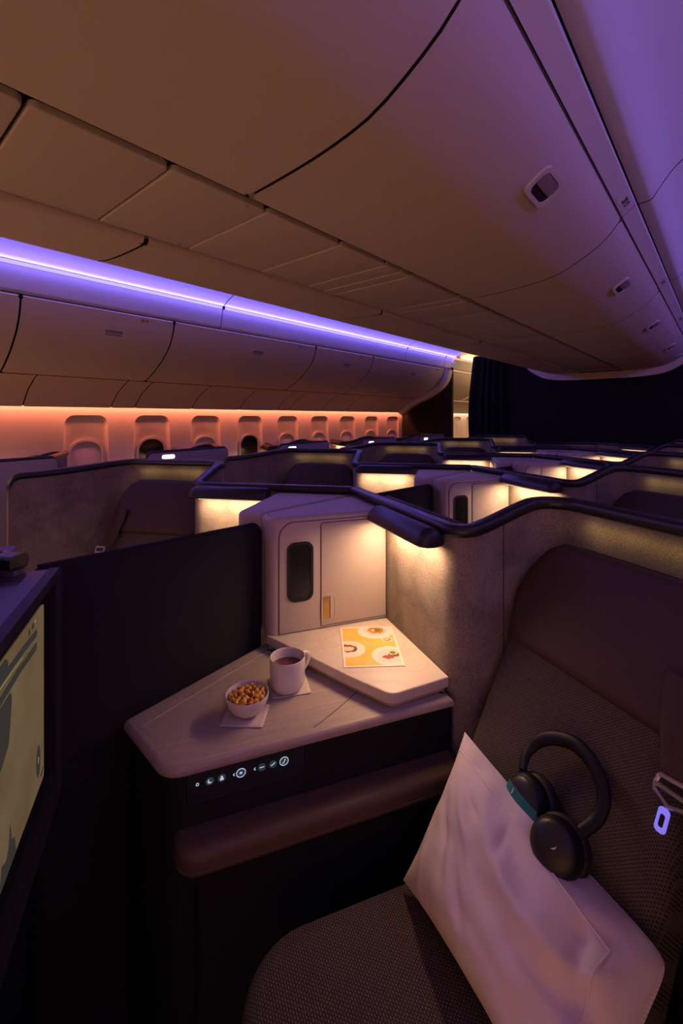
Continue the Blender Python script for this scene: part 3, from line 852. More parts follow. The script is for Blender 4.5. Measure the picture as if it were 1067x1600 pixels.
# --- seat -------------------------------------------------------------
def back_b(z): return 0.015 + (z - 0.61) * 0.52       # front of the backrest at height z
SEAT_C = 0.632
def seat(fr, label, group, near=True):
    base = (SEAT_C, -0.25, 0.0)
    r = empty('suite_seat', fr @ T3(base))
    # cushion
    foot = fillet([(0.515, -0.545), (1.06, -0.545), (1.06, 0.02), (0.515, 0.02)], [0.12, 0.12, 0.03, 0.03], 10)
    MB().prism(foot, 0.34, 0.455, 0.030, 0.02, 0, None, 6).build('cushion', M['weave'], r, base)
    foot2 = fillet([(0.55, -0.50), (1.03, -0.50), (1.03, 0.0), (0.55, 0.0)], [0.1, 0.1, 0.02, 0.02], 8)
    MB().prism(foot2, 0.0, 0.34).build('pedestal', M['seatdark'], r, base)
    # backrest: drawn as an outline in the reclined plane, then thickened
    d = Vector((0, 0.52, 1.0)).normalized(); nrm = Vector((0, -1.0, 0.52)).normalized()
    org = Vector((0, back_b(0.40), 0.40))
    tf = Matrix(((1, 0, 0, 0), (0, d.y, nrm.y, org.y), (0, d.z, nrm.z, org.z), (0, 0, 0, 1)))
    H = 0.50
    ol = fillet([(0.430, 0.0), (0.86, 0.0), (0.845, 0.30), (0.812, H), (0.408, H), (0.416, 0.25)], [0.02, 0.02, 0.2, 0.05, 0.04, 0.2], 6)
    MB().prism(ol, -0.075, 0.006, 0.028, 0.01, 0, tf, 6).build('backrest', M['weave'], r, base)
    # headrest: broad padded cushion with sloping shoulders
    d2 = Vector((0, 0.53, 1.0)).normalized(); n2 = Vector((0, -1.0, 0.53)).normalized(); o2 = Vector((0, back_b(0.818), 0.818))
    tf2 = Matrix(((1, 0, 0, 0), (0, d2.y, n2.y, o2.y), (0, d2.z, n2.z, o2.z), (0, 0, 0, 1)))
    hl = fillet([(0.425, 0.0), (0.842, 0.0), (0.872, 0.10), (0.855, 0.185), (0.80, 0.262), (0.464, 0.262), (0.408, 0.185), (0.392, 0.10)], [0.03, 0.03, 0.08, 0.1, 0.07, 0.07, 0.1, 0.08], 6)
    hb = MB().prism(hl, -0.045, 0.020, 0.024, 0.012, 0, tf2, 6)
    hr = hb.build('headrest', M['headrest'], r, base)
    MB().tube([tuple(tf2 @ Vector((x, y, 0.0025))) for x, y in [(0.418, 0.20), (0.44, 0.235), (0.475, 0.257), (0.55, 0.2615), (0.64, 0.262), (0.73, 0.2615), (0.79, 0.257), (0.825, 0.235), (0.846, 0.20)]], 0.0022, 6).build('piping', M['headrest'], hr, base)
    # shoulder belt beside the headrest
    sb = [(0.800, 0.138, 0.925), (0.800, 0.126, 0.893), (0.808, 0.108, 0.850), (0.818, 0.094, 0.815), (0.825, 0.084, 0.791)]
    def strap(u, v):
        k = u * (len(sb) - 1); i = min(int(k), len(sb) - 2); p = Vector(sb[i]).lerp(Vector(sb[i + 1]), k - i)
        return (p.x - 0.018 + 0.052 * v, p.y + 0.012 * v, p.z + 0.010 * (0.5 - v))
    st = MB().grid(strap, 16, 3).build('shoulder_belt', M['belt'], r, base)
    so = st.modifiers.new('thickness', 'SOLIDIFY'); so.thickness = 0.003
    # steel buckle frame with its white tag, made to glow purple by emission
    def bp(u, v, off):       # point on the backrest face: u across, v up the slope
        return tf @ Vector((u, v, off))
    if near:
        bk = MB()
        bk.tube(BUCKLE['bar'], 0.0046, 8).tube(BUCKLE['bar2'], 0.0042, 8).tube(BUCKLE['low'], 0.0034, 8)
        bk.tube([BUCKLE['bar'][0], BUCKLE['bar2'][0]], 0.0036, 8)
        bo = bk.build('buckle', M['steel'], r, base)
        q = [Vector(p) for p in TAGQ]
        ctr = sum(q, Vector()) / 4
        tft = frame3(ctr, q[1] - q[0], q[3] - q[0])
        w = (q[1] - q[0]).length; h = (q[3] - q[0]).length
        MB().ring(rrect(0, 0, w, h, 0.006, 5), rrect(0, -0.001, w * 0.48, h * 0.52, 0.003, 5), -0.0015, 0.0015, 0, tft).build('belt_tag', M['tag'], r, base)
        MB().prism(rrect(0, -0.001, w * 0.50, h * 0.54, 0.003, 5), -0.001, 0.0006, 0, 0, 0, tft).build('tag_window', M['blackmatte'], r, base)
    else:
        tf3 = frame3((0.842, 0.04, 0.765), (1, 0.1, 0), (0.2, 0.5, 1))
        MB().ring(rrect(0, 0, 0.05, 0.030, 0.006, 4), rrect(0, 0, 0.038, 0.016, 0.004, 4), -0.002, 0.003, 0, tf3).build('buckle', M['steel'], r, base)
    return tag(r, label, 'seat', group)

# positions on the near backrest for the buckle (found from where it lies on the seat)
BUCKLE = dict(bar=[(0.807, 0.083, 0.788), (0.842, 0.090, 0.789), (0.875, 0.097, 0.790)], bar2=[(0.804, 0.076, 0.775), (0.845, 0.077, 0.777), (0.878, 0.078, 0.779)],
              low=[(0.804, 0.076, 0.775), (0.806, 0.072, 0.768), (0.830, 0.067, 0.759), (0.850, 0.071, 0.766), (0.878, 0.075, 0.773)])
TAGQ = [(0.816, 0.050, 0.724), (0.832, 0.050, 0.7245), (0.839, 0.066, 0.755), (0.821, 0.066, 0.7545)]

# --- build and place ----------------------------------------------------
ROWS_D = ['around the near brown seat', 'one row behind the near seat', 'two rows behind the near seat', 'three rows behind the near seat', 'in the last row before the bulkhead']
ROWS_G = ['beyond the near dark divider', 'one row behind, beyond the divider', 'two rows back, on the far side of the centre', 'three rows back, on the far side of the centre', 'in the last row on the far side of the centre']
protoD = partition('suite_partition', -0.300, 'grey suede suite partition with black rim ' + ROWS_D[0], 'suite partitions, right-hand column', frame_d(0))
glow(protoD, (0.05, 0.012, 0.0))
lampD = reading_lamp(frame_d(0), 'black half-round reading lamp lit above the white marble shelf', 'suite reading lamps')
cabD = cabinet(frame_d(0), 'cream storage cabinet with black slot and brass latch behind the marble shelf', 'suite storage cabinets')
seatD = seat(frame_d(0), 'near brown seat with woven back and dark headrest, holding the white pillow', 'suite seats', True)
seatFar = seat(frame_g(0), 'brown seat with belt across it, seen over the near dark divider', 'suite seats', False)
def again(src, base, fr, label):
    o = copy_tree(src, fr @ T3(base)); o['label'] = label
    return o
PB, LB, CB, SB = (0.05, 0.012, 0.0), (0.19, -0.042, 1.05), (-0.10, -0.18, 0.711), (SEAT_C, -0.25, 0.0)
for n in range(1, 5):
    again(protoD, PB, frame_d(n), 'grey suede suite partition with black rim, right-hand side, ' + ROWS_D[n])
    again(lampD, LB, frame_d(n), 'lit black reading lamp, right-hand side, ' + ROWS_D[n])
    if n < 4:
        again(cabD, CB, frame_d(n), 'cream storage cabinet, right-hand side, ' + ROWS_D[n])
        again(seatFar, SB, frame_d(n), 'dark headrest of the right-hand seat ' + ROWS_D[n])
for n in range(0, 5):
    o = again(protoD, PB, frame_g(n), 'grey suede suite partition with black rim, ' + ROWS_G[n])
    again(lampD, LB, frame_g(n), 'lit black reading lamp, ' + ROWS_G[n])
    if n < 4: again(cabD, CB, frame_g(n), 'cream storage cabinet backing the divider, ' + ROWS_G[n])
    if 0 < n < 4: again(seatFar, SB, frame_g(n), 'dark headrest of the seat ' + ROWS_G[n])

# window-side suites across the far aisle: partition, aisle panel with number light, lamp
protoK = partition('suite_partition', -0.155, 'purple-lit window-side suite partition nearest the left edge of the photo', 'suite partitions by the windows', frame_k(0))
def aisle_panel(fr, label):
    base = (0.98, 0.10, 0.0)
    r = empty('aisle_panel', fr @ T3(base))
    # lies on the aisle face of the wing, drawn along the aisle direction
    ux = Vector((0.4848, -0.8746, 0)); o = Vector((0.893, 0.30, 0)) + Vector((0.8746, 0.4848, 0)) * 0.026
    tf = Matrix(((ux.x, 0, 0.8746, o.x), (ux.y, 0, 0.4848, o.y), (0, 1, 0, 0), (0, 0, 0, 1)))
    pl = fillet([(-0.06, 0.05), (0.515, 0.05), (0.515, 1.132), (-0.06, 1.138)], [0, 0, 0.03, 0.02], 6)
    MB().prism(pl, 0.0, 0.010, 0.003, 0, 0, tf, 3).build('panel', M['wing'], r, base)
    MB().tube([tuple(tf @ Vector((x, z, -0.004))) for x, z in fillet([(-0.055, 1.06), (-0.055, 1.141), (0.512, 1.135), (0.512, 1.02)], [0, 0.03, 0.03, 0], 8, False)], 0.012, 10).build('rim_cap', M['rim'], r, base)
    lt = MB().prism(rrect(0.385, 1.106, 0.085, 0.026, 0.011, 6), 0.010, 0.0125, 0.001, 0, 0, tf).build('number_light', M['plateglow'], r, base)
    return tag(r, label, 'aisle panel', 'aisle panels with number lights')
KL = ['at the left edge of the photo', 'under the second window', 'under the fourth window', 'under the fifth window', 'before the dark partition']
panK = aisle_panel(frame_k(0), 'lavender suite panel ' + KL[0])
for n in range(1, 5):
    again(protoK, PB, frame_k(n), 'window-side suite partition, black rim, ' + ['', 'second along the far aisle', 'third along the far aisle', 'fourth along the far aisle', 'fifth along the far aisle'][n])
    again(panK, (0.98, 0.10, 0.0), frame_k(n), 'lavender suite panel with white number light, ' + KL[n])
for n in range(0, 5):
    again(lampD, LB, frame_k(n), 'window-side reading lamp, ' + ['first suite along the far aisle', 'second suite along the far aisle', 'third suite along the far aisle', 'fourth suite along the far aisle', 'fifth suite along the far aisle'][n])

# --- divider screens between the paired seats (centre line) ---------------
def divider(n, label):
    y0, y1 = 0.285 + n * PITCH, 0.881 + n * PITCH
    base = (CX, (y0 + y1) / 2, 0.0)
    r = empty('divider_screen', T3(base))
    ol = fillet([(y0, 0.0), (y1, 0.0), (y1, 1.026), (y0, 1.038)], [0, 0, 0.035, 0.02], 8)
    tf = Matrix(((0, 0, 1, CX), (1, 0, 0, 0), (0, 1, 0, 0), (0, 0, 0, 1)))
    MB().prism(ol, -0.010, 0.010, 0.005, 0.005, 0, tf, 3).build('panel', M['divider'], r, base)
    MB().tube([(CX + 0.0, y, z) for y, z in [(y0 + 0.01, 1.0395)] + fillet([(y0 + 0.02, 1.039), (y1 + 0.001, 1.027), (y1 + 0.001, 0.70)], [0, 0.035, 0], 8, False)], 0.005, 8).build('edge_piping', M['blackmatte'], r, base)
    MB().prism(rrect(y1 - 0.020, 0.80, 0.022, 0.125, 0.010, 6), 0.009, 0.0125, 0.001, 0, 0, tf).build('grip', M['blackmatte'], r, base)
    return tag(r, label, 'divider screen', 'divider screens on the centre line')
dv = divider(0, 'large dark divider screen behind the console with the cup and bowl')
for n in range(1, 4):
    c = copy_tree(dv, T3((CX, (0.285 + 0.881) / 2 + n * PITCH, 0.0)))
    c['label'] = ['', 'dark divider screen with a rounded corner, one row behind the near one', 'small dark divider screen, two rows behind the near one', 'far dark divider screen, three rows behind the near one'][n]

# --- front partition carrying the near screen ----------------------------
partition('suite_partition', -0.330, 'low black-rimmed partition carrying the lit screen at the left edge', 'suite partitions, right-hand column', frame_d(-1) @ T3((0, -0.050, 0)), True)
partition('suite_partition', -0.335, 'dark rim of the partition behind the lit screen, far left edge', 'suite partitions, left-hand column', frame_g(-1) @ T3((0, -0.050, 0)), True)

# ================================================================== NEAR CONSOLE
F0 = frame_d(0)
# marble shelf
base = (0.15, -0.15, 0.68)
r = empty('marble_shelf', F0 @ T3(base))
pl = fillet([(-0.020, -0.386), (0.262, -0.232), (0.366, -0.168), (0.350, -0.001), (0.001, -0.001)], [0.004, 0.05, 0.035, 0.004, 0], 8)
MB().prism(pl, 0.683, 0.711, 0.004, 0.006, 0, None, 4).build('shelf_top', M['marble'], r, base)
pl2 = offset_poly(pl, 0.012)
MB().prism(pl2, 0.671, 0.684, 0, 0.002).build('shelf_underside', M['cab'], r, base)
tag(r, 'pale veined marble shelf holding the menu, below the near lamp', 'shelf')

# side console
base = (0.20, -0.35, 0.0)
r = empty('side_console', F0 @ T3(base))
bl = (-0.062, -0.360)            # on the centre line by the cabinet
lf = (0.180, -0.7465)            # back-left corner
pl = fillet([lf, (0.372, -0.655), (0.372, -0.001), (-0.02, -0.001), (-0.02, -0.345), (bl[0] - 0.01, bl[1])], [0.012, 0.055, 0.0, 0, 0, 0.0], 10)
MB().prism(pl, 0.6485, 0.6705, 0.013, 0.006, 0, None, 5).build('table_top', M['wood'], r, base)
tt = r.children[0]
# pale inlay lines near the left and rear edges, and the seam of the sliding leaf
mb = MB()
def hair(pts, rad=0.0006, mi=0):
    mb.tube(pts, rad, 6, mi=mi)
hair([(0.215, -0.700, 0.6704), (0.340, -0.628, 0.6704)]); hair([(0.215, -0.700, 0.6704), (-0.02, -0.36, 0.6704)])
mb.build('inlay', M['inlay'], tt, base)
mb = MB()
sp = smooth_profile([(0.262, -0.205), (0.300, -0.262), (0.335, -0.318), (0.352, -0.350), (0.362, -0.368), (0.368, -0.400)], 24)
hair([(x, y, 0.6703 if x < 0.352 else 0.6703 - (x - 0.352) * 0.55) for x, y in sp], 0.0009)
mb.build('leaf_seam', M['cabgap'], tt, base)
# dark body below
body = fillet([(0.200, -0.735), (0.361, -0.648), (0.361, -0.001), (-0.02, -0.001), (-0.02, -0.36), (-0.05, -0.36)], [0.01, 0.05, 0, 0, 0, 0], 8)
MB().prism(body, 0.0, 0.6495).build('body', M['darkbody'], r, base)
# control panel
def shift(pl_): return [((y + 0.6005) * 1.055 - 0.5940, z) for y, z in pl_]
def on_front(x): return Matrix(((0, 0, 1, x), (1, 0, 0, 0), (0, 1, 0, 0), (0, 0, 0, 1)))
cp = MB().prism(rrect(-0.494, 0.6165, 0.240, 0.064, 0.010, 6), -0.002, 0.0045, 0.002, 0, 0, on_front(0.361)).build('control_panel', M['panelglass'], r, base)
MB().ring(rrect(-0.494, 0.6165, 0.254, 0.076, 0.014, 6), rrect(-0.494, 0.6165, 0.242, 0.066, 0.011, 6), -0.002, 0.003, 0, on_front(0.361)).build('panel_bezel', M['blackmatte'], cp, base)
IX = 0.3655
def icon(name, polys, mats=None):
    mb = MB()
    for (pl_, mi) in polys:
        if isinstance(pl_, tuple): mb.ring(shift(pl_[0]), shift(pl_[1]), 0, 0.0007, mi, on_front(IX))
        else: mb.prism(shift(pl_), 0, 0.0004 if mi else 0.0007, 0, 0, mi, on_front(IX))
    mb.build(name, [M['icon'], M['icondim']], cp, base)
zc = 0.6245
def slope(y): return zc + 0.004 * 0
y_ = -0.6005
icon('button', [((circle(y_, zc, 0.0030, 16), circle(y_, zc, 0.0019, 16)), 0)])
y_ = -0.578
moon = [(y_ + 0.0042 * math.cos(a), zc + 0.0042 * math.sin(a)) for a in [2.0 + k * 4.0 / 12 for k in range(13)]] + [(y_ + 0.0016 + 0.0034 * math.cos(a), zc + 0.0014 + 0.0034 * math.sin(a)) for a in [5.75 - k * 3.6 / 10 for k in range(11)]]
icon('button', [(circle(y_, zc, 0.0078), 1), (moon, 0)])
y_ = -0.556
icon('button', [(circle(y_, zc, 0.0078), 1), (circle(y_, zc + 0.0026, 0.0021, 12), 0), (fillet([(y_ - 0.004, zc - 0.004), (y_ + 0.004, zc - 0.004), (y_ + 0.0028, zc + 0.0012), (y_ - 0.0028, zc + 0.0012)], 0.0012, 3), 0)])
def chevron(y): return [(y + 0.0016, zc + 0.0030), (y - 0.0016, zc), (y + 0.0016, zc - 0.0030), (y + 0.0024, zc - 0.0024), (y + 0.0002, zc), (y + 0.0024, zc + 0.0024)]
icon('button', [(chevron(-0.534), 0)])
y_ = -0.520
star = [(y_ + (0.0036 if k % 2 == 0 else 0.0016) * math.cos(PI * k / 8), zc + (0.0036 if k % 2 == 0 else 0.0016) * math.sin(PI * k / 8)) for k in range(16)]
icon('button', [((circle(y_, zc, 0.0092, 28), circle(y_, zc, 0.0078, 28)), 0), (circle(y_, zc, 0.0076), 1), (star, 0)])
icon('button', [(chevron(-0.494), 0)])
y_ = -0.4795
icon('button', [(circle(y_, zc, 0.0078), 1), (rrect(y_, zc, 0.009, 0.0016, 0.0007, 3), 0)])
def stroke(pts, w):
    up = []; dn = []
    for i, p in enumerate(pts):
        a, b = Vector(pts[max(0, i - 1)]), Vector(pts[min(len(pts) - 1, i + 1)]); t = (b - a).normalized(); n_ = Vector((-t.y, t.x)) * w / 2
        up.append(tuple(Vector(p) + n_)); dn.append(tuple(Vector(p) - n_))
    return dn + up[::-1]
y_ = -0.4575
icon('button', [(circle(y_, zc, 0.0078), 1), (stroke([(y_ - 0.0045, zc - 0.0020), (y_ - 0.001, zc - 0.0012), (y_ + 0.0015, zc + 0.0008), (y_ + 0.0045, zc + 0.0028)], 0.0017), 0)])
y_ = -0.4350
icon('button', [((circle(y_, zc, 0.0092, 28), circle(y_, zc, 0.0078, 28)), 0), (circle(y_, zc, 0.0076), 1), (stroke([(y_ - 0.0036, zc - 0.0040), (y_ - 0.0002, zc - 0.0022), (y_ + 0.0006, zc + 0.0006), (y_ + 0.0026, zc + 0.0044)], 0.0017), 0)])
# padded brown armrest under the panel
ol = fillet([(0.330, -0.640), (0.426, -0.632), (0.426, -0.001), (0.330, -0.001)], [0.02, 0.045, 0.0, 0], 10)
ar = MB().prism(ol, 0.492, 0.541, 0.018, 0.012, 0, None, 6).build('armrest', M['leather'], r, base)
MB().tube([(x, y, 0.506) for x, y in offset_poly(ol, -0.0006)][:], 0.0016, 6, closed=True).build('piping', M['leather'], ar, base)
# low dark step between console and seat
MB().prism(fillet([(0.36, -0.60), (0.400, -0.60), (0.400, -0.001), (0.36, -0.001)], [0, 0.03, 0, 0], 6), 0.0, 0.494).build('kick_panel', M['darkbody'], r, base)
tag(r, 'wood-topped side console with lit control panel and brown armrest', 'side console')

# ------------------------------------------------------------------ monitor on the front partition
Fm = frame_d(-1)
base = (0.08, 0.055, 0.64)
r = empty('seat_monitor', Fm @ T3(base))
def back_face(y): return Matrix(((1, 0, 0, 0), (0, 0, 1, y), (0, 1, 0, 0), (0, 0, 0, 1)))   # (x, z) drawn facing +y
hol = fillet([(-0.262, 0.60), (0.352, 0.60), (0.352, 1.052), (-0.262, 1.052)], [0.02, 0.02, 0.02, 0.02], 6)
mb = MB(); mb.prism(hol, 0.0, 0.036, 0.004, 0, 0, back_face(0.029), 3); mb.box(-0.262, 0.352, -0.022, 0.030, 0.62, 1.046)
mb.build('housing', M['housing'], r, base)
fo = fillet([(-0.262, 0.60), (0.352, 0.60), (0.352, 1.054), (-0.262, 1.054)], [0.02, 0.02, 0.02, 0.02], 6)
fi = fillet([(-0.212, 0.66), (0.325, 0.66), (0.325, 1.036), (-0.212, 1.036)], [0.012, 0.012, 0.012, 0.012], 6)
MB().ring(fo, fi, 0.030, 0.048, 0, back_face(0.029)).build('bezel', M['bezel'], r, base)
MB().box(-0.262, 0.352, 0.024, 0.034, 0.0, 0.602).build('footwell_shade', M['darkbody'], r, base)  # dark sheet added for the footwell's darkness, covering the brightly lit fabric
scr = MB().prism(fillet([(-0.172, 0.698), (0.318, 0.698), (0.318, 1.012), (-0.172, 1.012)], 0.006, 4), 0.034, 0.0385, 0, 0, 0, back_face(0.029)).build('screen', M['screenbase'], r, base)
scr['label'] = 'lit screen showing a sepia picture'
MB().prism(fi, 0.030, 0.0365, 0, 0, 0, back_face(0.029)).build('screen_glass', M['black'], r, base)
SF = back_face(0.029)
def picture(name, polys):
    mb = MB()
    for pl_, mi in polys: mb.prism(pl_, 0.0385, 0.0389 + 0.0001 * mi, 0, 0, mi, SF)
    mb.build(name, [M['scr_dark'], M['scr_olive'], M['scr_light']], scr, base)
picture('picture_shapes', [
    (stroke([(-0.128, 0.979), (-0.09, 0.982), (-0.047, 0.985), (0.034, 0.988), (0.15, 0.985), (0.30, 0.99)], 0.012), 0),
    (stroke([(-0.126, 0.957), (-0.09, 0.959), (-0.047, 0.962), (0.034, 0.962), (0.15, 0.955), (0.30, 0.95)], 0.013), 0),
    (stroke([(-0.075, 0.968), (-0.03, 0.972), (0.034, 0.975), (0.15, 0.970)], 0.006), 1),
    (stroke([(-0.05, 0.9735), (0.0, 0.977), (0.05, 0.979)], 0.0016), 2),
    (fillet([(-0.004, 0.952), (0.06, 0.952), (0.075, 0.90), (0.05, 0.862), (0.012, 0.880), (0.004, 0.915)], 0.012, 4), 0),
    (circle(-0.136, 0.750, 0.012, 20, 0.027), 0), (circle(-0.136, 0.752, 0.003, 12, 0.006), 2),
    ([(-0.020, 0.698), (0.048, 0.698), (0.040, 0.730), (0.022, 0.722), (0.012, 0.732), (0.006, 0.762), (-0.002, 0.732), (-0.014, 0.726)], 0),
    (circle(-0.105, 1.000, 0.006, 12, 0.005), 0), (circle(-0.085, 0.998, 0.004, 12, 0.006), 0), (circle(-0.118, 1.003, 0.003, 12, 0.003), 2),
    (fillet([(0.012, 0.994), (0.10, 0.994), (0.10, 1.010), (0.026, 1.010), (0.016, 1.004)], 0.004, 3), 0),
    (stroke([(-0.165, 0.72), (-0.158, 0.712), (-0.150, 0.715)], 0.006), 0)])
tag(r, 'lit entertainment screen in a black frame at the left edge', 'screen', 'entertainment screens')
for n in range(0, 3):
    c = copy_tree(r, frame_d(n) @ T3(base) @ T3((0, 0.050, 0)))
    c['label'] = 'purple-lit top ledge of the screen behind the rim ' + ['right of the near lamp', 'one row behind the near lamp', 'two rows behind the near lamp'][n]

# faint block of printed lines low on the near divider, beside the screen
mb = MB(); rnd = random.Random(11)
for k in range(11):
    z = 0.600 - 0.0052 * k; L_ = 0.050 + 0.016 * rnd.random() if k else 0.030
    mb.box(CX + 0.0098, CX + 0.0104, 0.338, 0.338 + L_, z, z + 0.0014)
mb.build('printed_notice', M['faint'], dv, (CX, (0.285 + 0.881) / 2, 0.0), smooth=0)['label'] = 'faint printed notice'

# ------------------------------------------------------------------ things on the console
def place(name, p, label, cat, group=None, rz=0):
    return tag(empty(name, F0 @ T3(p) @ Matrix.Rotation(rz, 4, 'Z')), label, cat, group)

# paper napkins, each folded in layers with slightly lifted corners
def napkin(cx, cyy, rz, w, h, label, seed):
    p = (cx, cyy, 0.6706)
    r = place('paper_napkin', p, label, 'napkin', 'paper napkins on the console', rz)
    for k in range(2):
        def top(u, v, k=k):
            x, y = (u - 0.5) * w, (v - 0.5) * h
            lift = 0.0016 * noise.noise((x * 25 + seed, y * 25, k)) + 0.004 * max(0, abs(u - 0.5) * 2 - 0.75) * max(0, abs(v - 0.5) * 2 - 0.6) * 4
            return (x + 0.0015 * k, y - 0.0015 * k, 0.0006 + 0.0014 * k + max(0, lift))
        mb = MB(); mb.grid(top, 16, 16)
        mb.build('folded_layer', M['napkin'], r, None, 60).modifiers.new('thickness', 'SOLIDIFY').thickness = -0.0008
    return r
napkin(0.186, -0.364, -0.10, 0.086, 0.096, 'cream paper napkin under the tea mug', 3)
napkin(0.261, -0.485, -0.40, 0.078, 0.096, 'cream paper napkin under the popcorn bowl', 8)

# mug
r = place('tea_mug', (0.197, -0.372, 0.6738), 'pale ceramic mug of tea on a napkin by the marble shelf', 'mug')
prof = [(0.0005, 0.0), (0.028, 0.0), (0.0345, 0.003), (0.040, 0.011), (0.0430, 0.024), (0.0440, 0.045), (0.0440, 0.078), (0.0437, 0.0800), (0.0427, 0.0806), (0.0417, 0.0800), (0.0412, 0.077), (0.0410, 0.045), (0.0395, 0.024), (0.034, 0.010), (0.0005, 0.007)]
MB().lathe(prof, 48).build('mug_body', M['ceramic'], r, None, 60)
MB().lathe([(0.0005, 0.056), (0.0411, 0.056), (0.0411, 0.052), (0.0005, 0.052)], 40).build('tea', M['tea'], r)
ha = 2.0                        # handle direction in the suite frame
hp = [(0.0425, 0.068), (0.052, 0.0695), (0.0635, 0.0665), (0.0685, 0.056), (0.0665, 0.043), (0.0575, 0.032), (0.0480, 0.027), (0.0415, 0.026)]
hp = smooth_profile(hp, 28)
MB().tube([(x * math.cos(ha), x * math.sin(ha), z) for x, z in hp], 0.0050, 10, flat=1.0).build('mug_handle', M['ceramic'], r, None, 80)

# bowl
bw = (0.256, -0.480, 0.6738)
r = place('snack_bowl', bw, 'small white bowl of caramel popcorn on a napkin', 'bowl')
prof = [(0.0005, 0.0), (0.022, 0.0), (0.024, 0.002), (0.034, 0.009), (0.0425, 0.020), (0.0470, 0.032), (0.0490, 0.0445), (0.0484, 0.0458), (0.0472, 0.0455), (0.0452, 0.033), (0.0405, 0.022), (0.032, 0.012), (0.0005, 0.006)]
MB().lathe(prof, 48).build('bowl_body', M['ceramic'], r, None, 60)
# popcorn: each piece its own lumpy thing
def lump(seed, R):
    rnd = random.Random(seed)
    import bmesh
    bm = bmesh.new(); bmesh.ops.create_icosphere(bm, subdivisions=3, radius=1.0)
    ctr = [Vector((rnd.gauss(0, 1), rnd.gauss(0, 1), rnd.gauss(0, 1))).normalized() for _ in range(6)]
    for v in bm.verts:
        d = v.co.normalized()
        w = max(0.55 + 0.5 * max(0, d.dot(c)) ** 3 for c in ctr)
        v.co = d * R * (w + 0.07 * noise.noise(d * 5 + Vector((seed, 0, 0))))
    me = bpy.data.meshes.new('popcorn_piece'); bm.to_mesh(me); bm.free()
    me.materials.append(M['corn']); me.polygons.foreach_set('use_smooth', [True] * len(me.polygons))
    return me
lumps = [lump(k, 0.0085) for k in range(5)]
rnd = random.Random(4)
spots = [(0.0, 0.0, 0.046), (0.012, 0.010, 0.045), (-0.013, 0.008, 0.046), (0.004, -0.014, 0.045), (-0.010, -0.012, 0.044), (0.018, -0.006, 0.044), (0.002, 0.018, 0.044)]
for k in range(11): spots.append((0.026 * math.cos(k * 0.571 + 0.2), 0.026 * math.sin(k * 0.571 + 0.2), 0.0405 + 0.002 * rnd.random()))
for k in range(14): spots.append((0.0355 * math.cos(k * 0.449), 0.0355 * math.sin(k * 0.449), 0.0375 + 0.003 * rnd.random()))
for k in range(9): spots.append((0.018 * math.cos(k * 0.698), 0.018 * math.sin(k * 0.698), 0.031))
for k, (x, y, z) in enumerate(spots):
    o = bpy.data.objects.new('popcorn_piece', lumps[k % 5]); C.objects.link(o)
    s = 0.85 + 0.3 * rnd.random()
    o.matrix_world = F0 @ T3((bw[0] + x, bw[1] + y, bw[2] + z)) @ Matrix.Rotation(rnd.random() * 6, 4, 'Z') @ Matrix.Rotation(rnd.random() * 6, 4, 'X') @ Matrix.Scale(s, 4)
    tag(o, 'piece of caramel popcorn in the white bowl', 'popcorn', 'caramel popcorn in the bowl')

# menu card
p0 = Vector((0.017, -0.166)); vx = Vector((0.300, 0.954)).normalized(); vy = Vector((0.954, -0.300)).normalized()
WX, WY = 0.158, 0.218
r = empty('menu_card', F0 @ Matrix(((vx.x, -vy.x, 0, p0.x), (vx.y, -vy.y, 0, p0.y), (0, 0, 1, 0.7112), (0, 0, 0, 1))))
tag(r, 'yellow menu card printed with plates of food, on the marble shelf', 'menu')
# own frame: x across the page, y up the page (0 at the far edge, negative towards the viewer)
MB().box(0, WX, -WY, 0, 0.0, 0.0016).build('pages', M['paper'], r, smooth=0)
m_ = 0.006
def clip(poly, x0, x1, y0, y1):
    for ax, lim, sg in ((0, x0, 1), (0, x1, -1), (1, y0, 1), (1, y1, -1)):
        out = []
        for i in range(len(poly)):
            a, b = poly[i - 1], poly[i]
            ia, ib = (a[ax] - lim) * sg >= 0, (b[ax] - lim) * sg >= 0
            if ia != ib:
                t = (lim - a[ax]) / (b[ax] - a[ax]); out.append((a[0] + (b[0] - a[0]) * t, a[1] + (b[1] - a[1]) * t))
            if ib: out.append(b)
        poly = out
    return poly
def art(polys, name, level):
    mb = MB()
    mats = []
    for pl_, mk in polys:
        pl_ = clip(pl_, m_, WX - m_, -WY + m_, -m_)
        if len(pl_) < 3: continue
        if mk not in mats: mats.append(mk)
        mb.prism(pl_, 0.0016, 0.0016 + level, 0, 0, mats.index(mk)); level += 0.00002
    return mb.build(name, [M[k] for k in mats], r, smooth=0)
def bl_(cx, cy_, rx, ry, seed, n=22):
    rn = random.Random(seed)
    return [(cx + rx * math.cos(2 * PI * k / n) * (0.8 + 0.35 * rn.random()), cy_ + ry * math.sin(2 * PI * k / n) * (0.8 + 0.35 * rn.random())) for k in range(n)]
A = (0.104, -0.030); B = (0.020, -0.128); Cc = (0.128, -0.168); D = (0.132, -0.080)
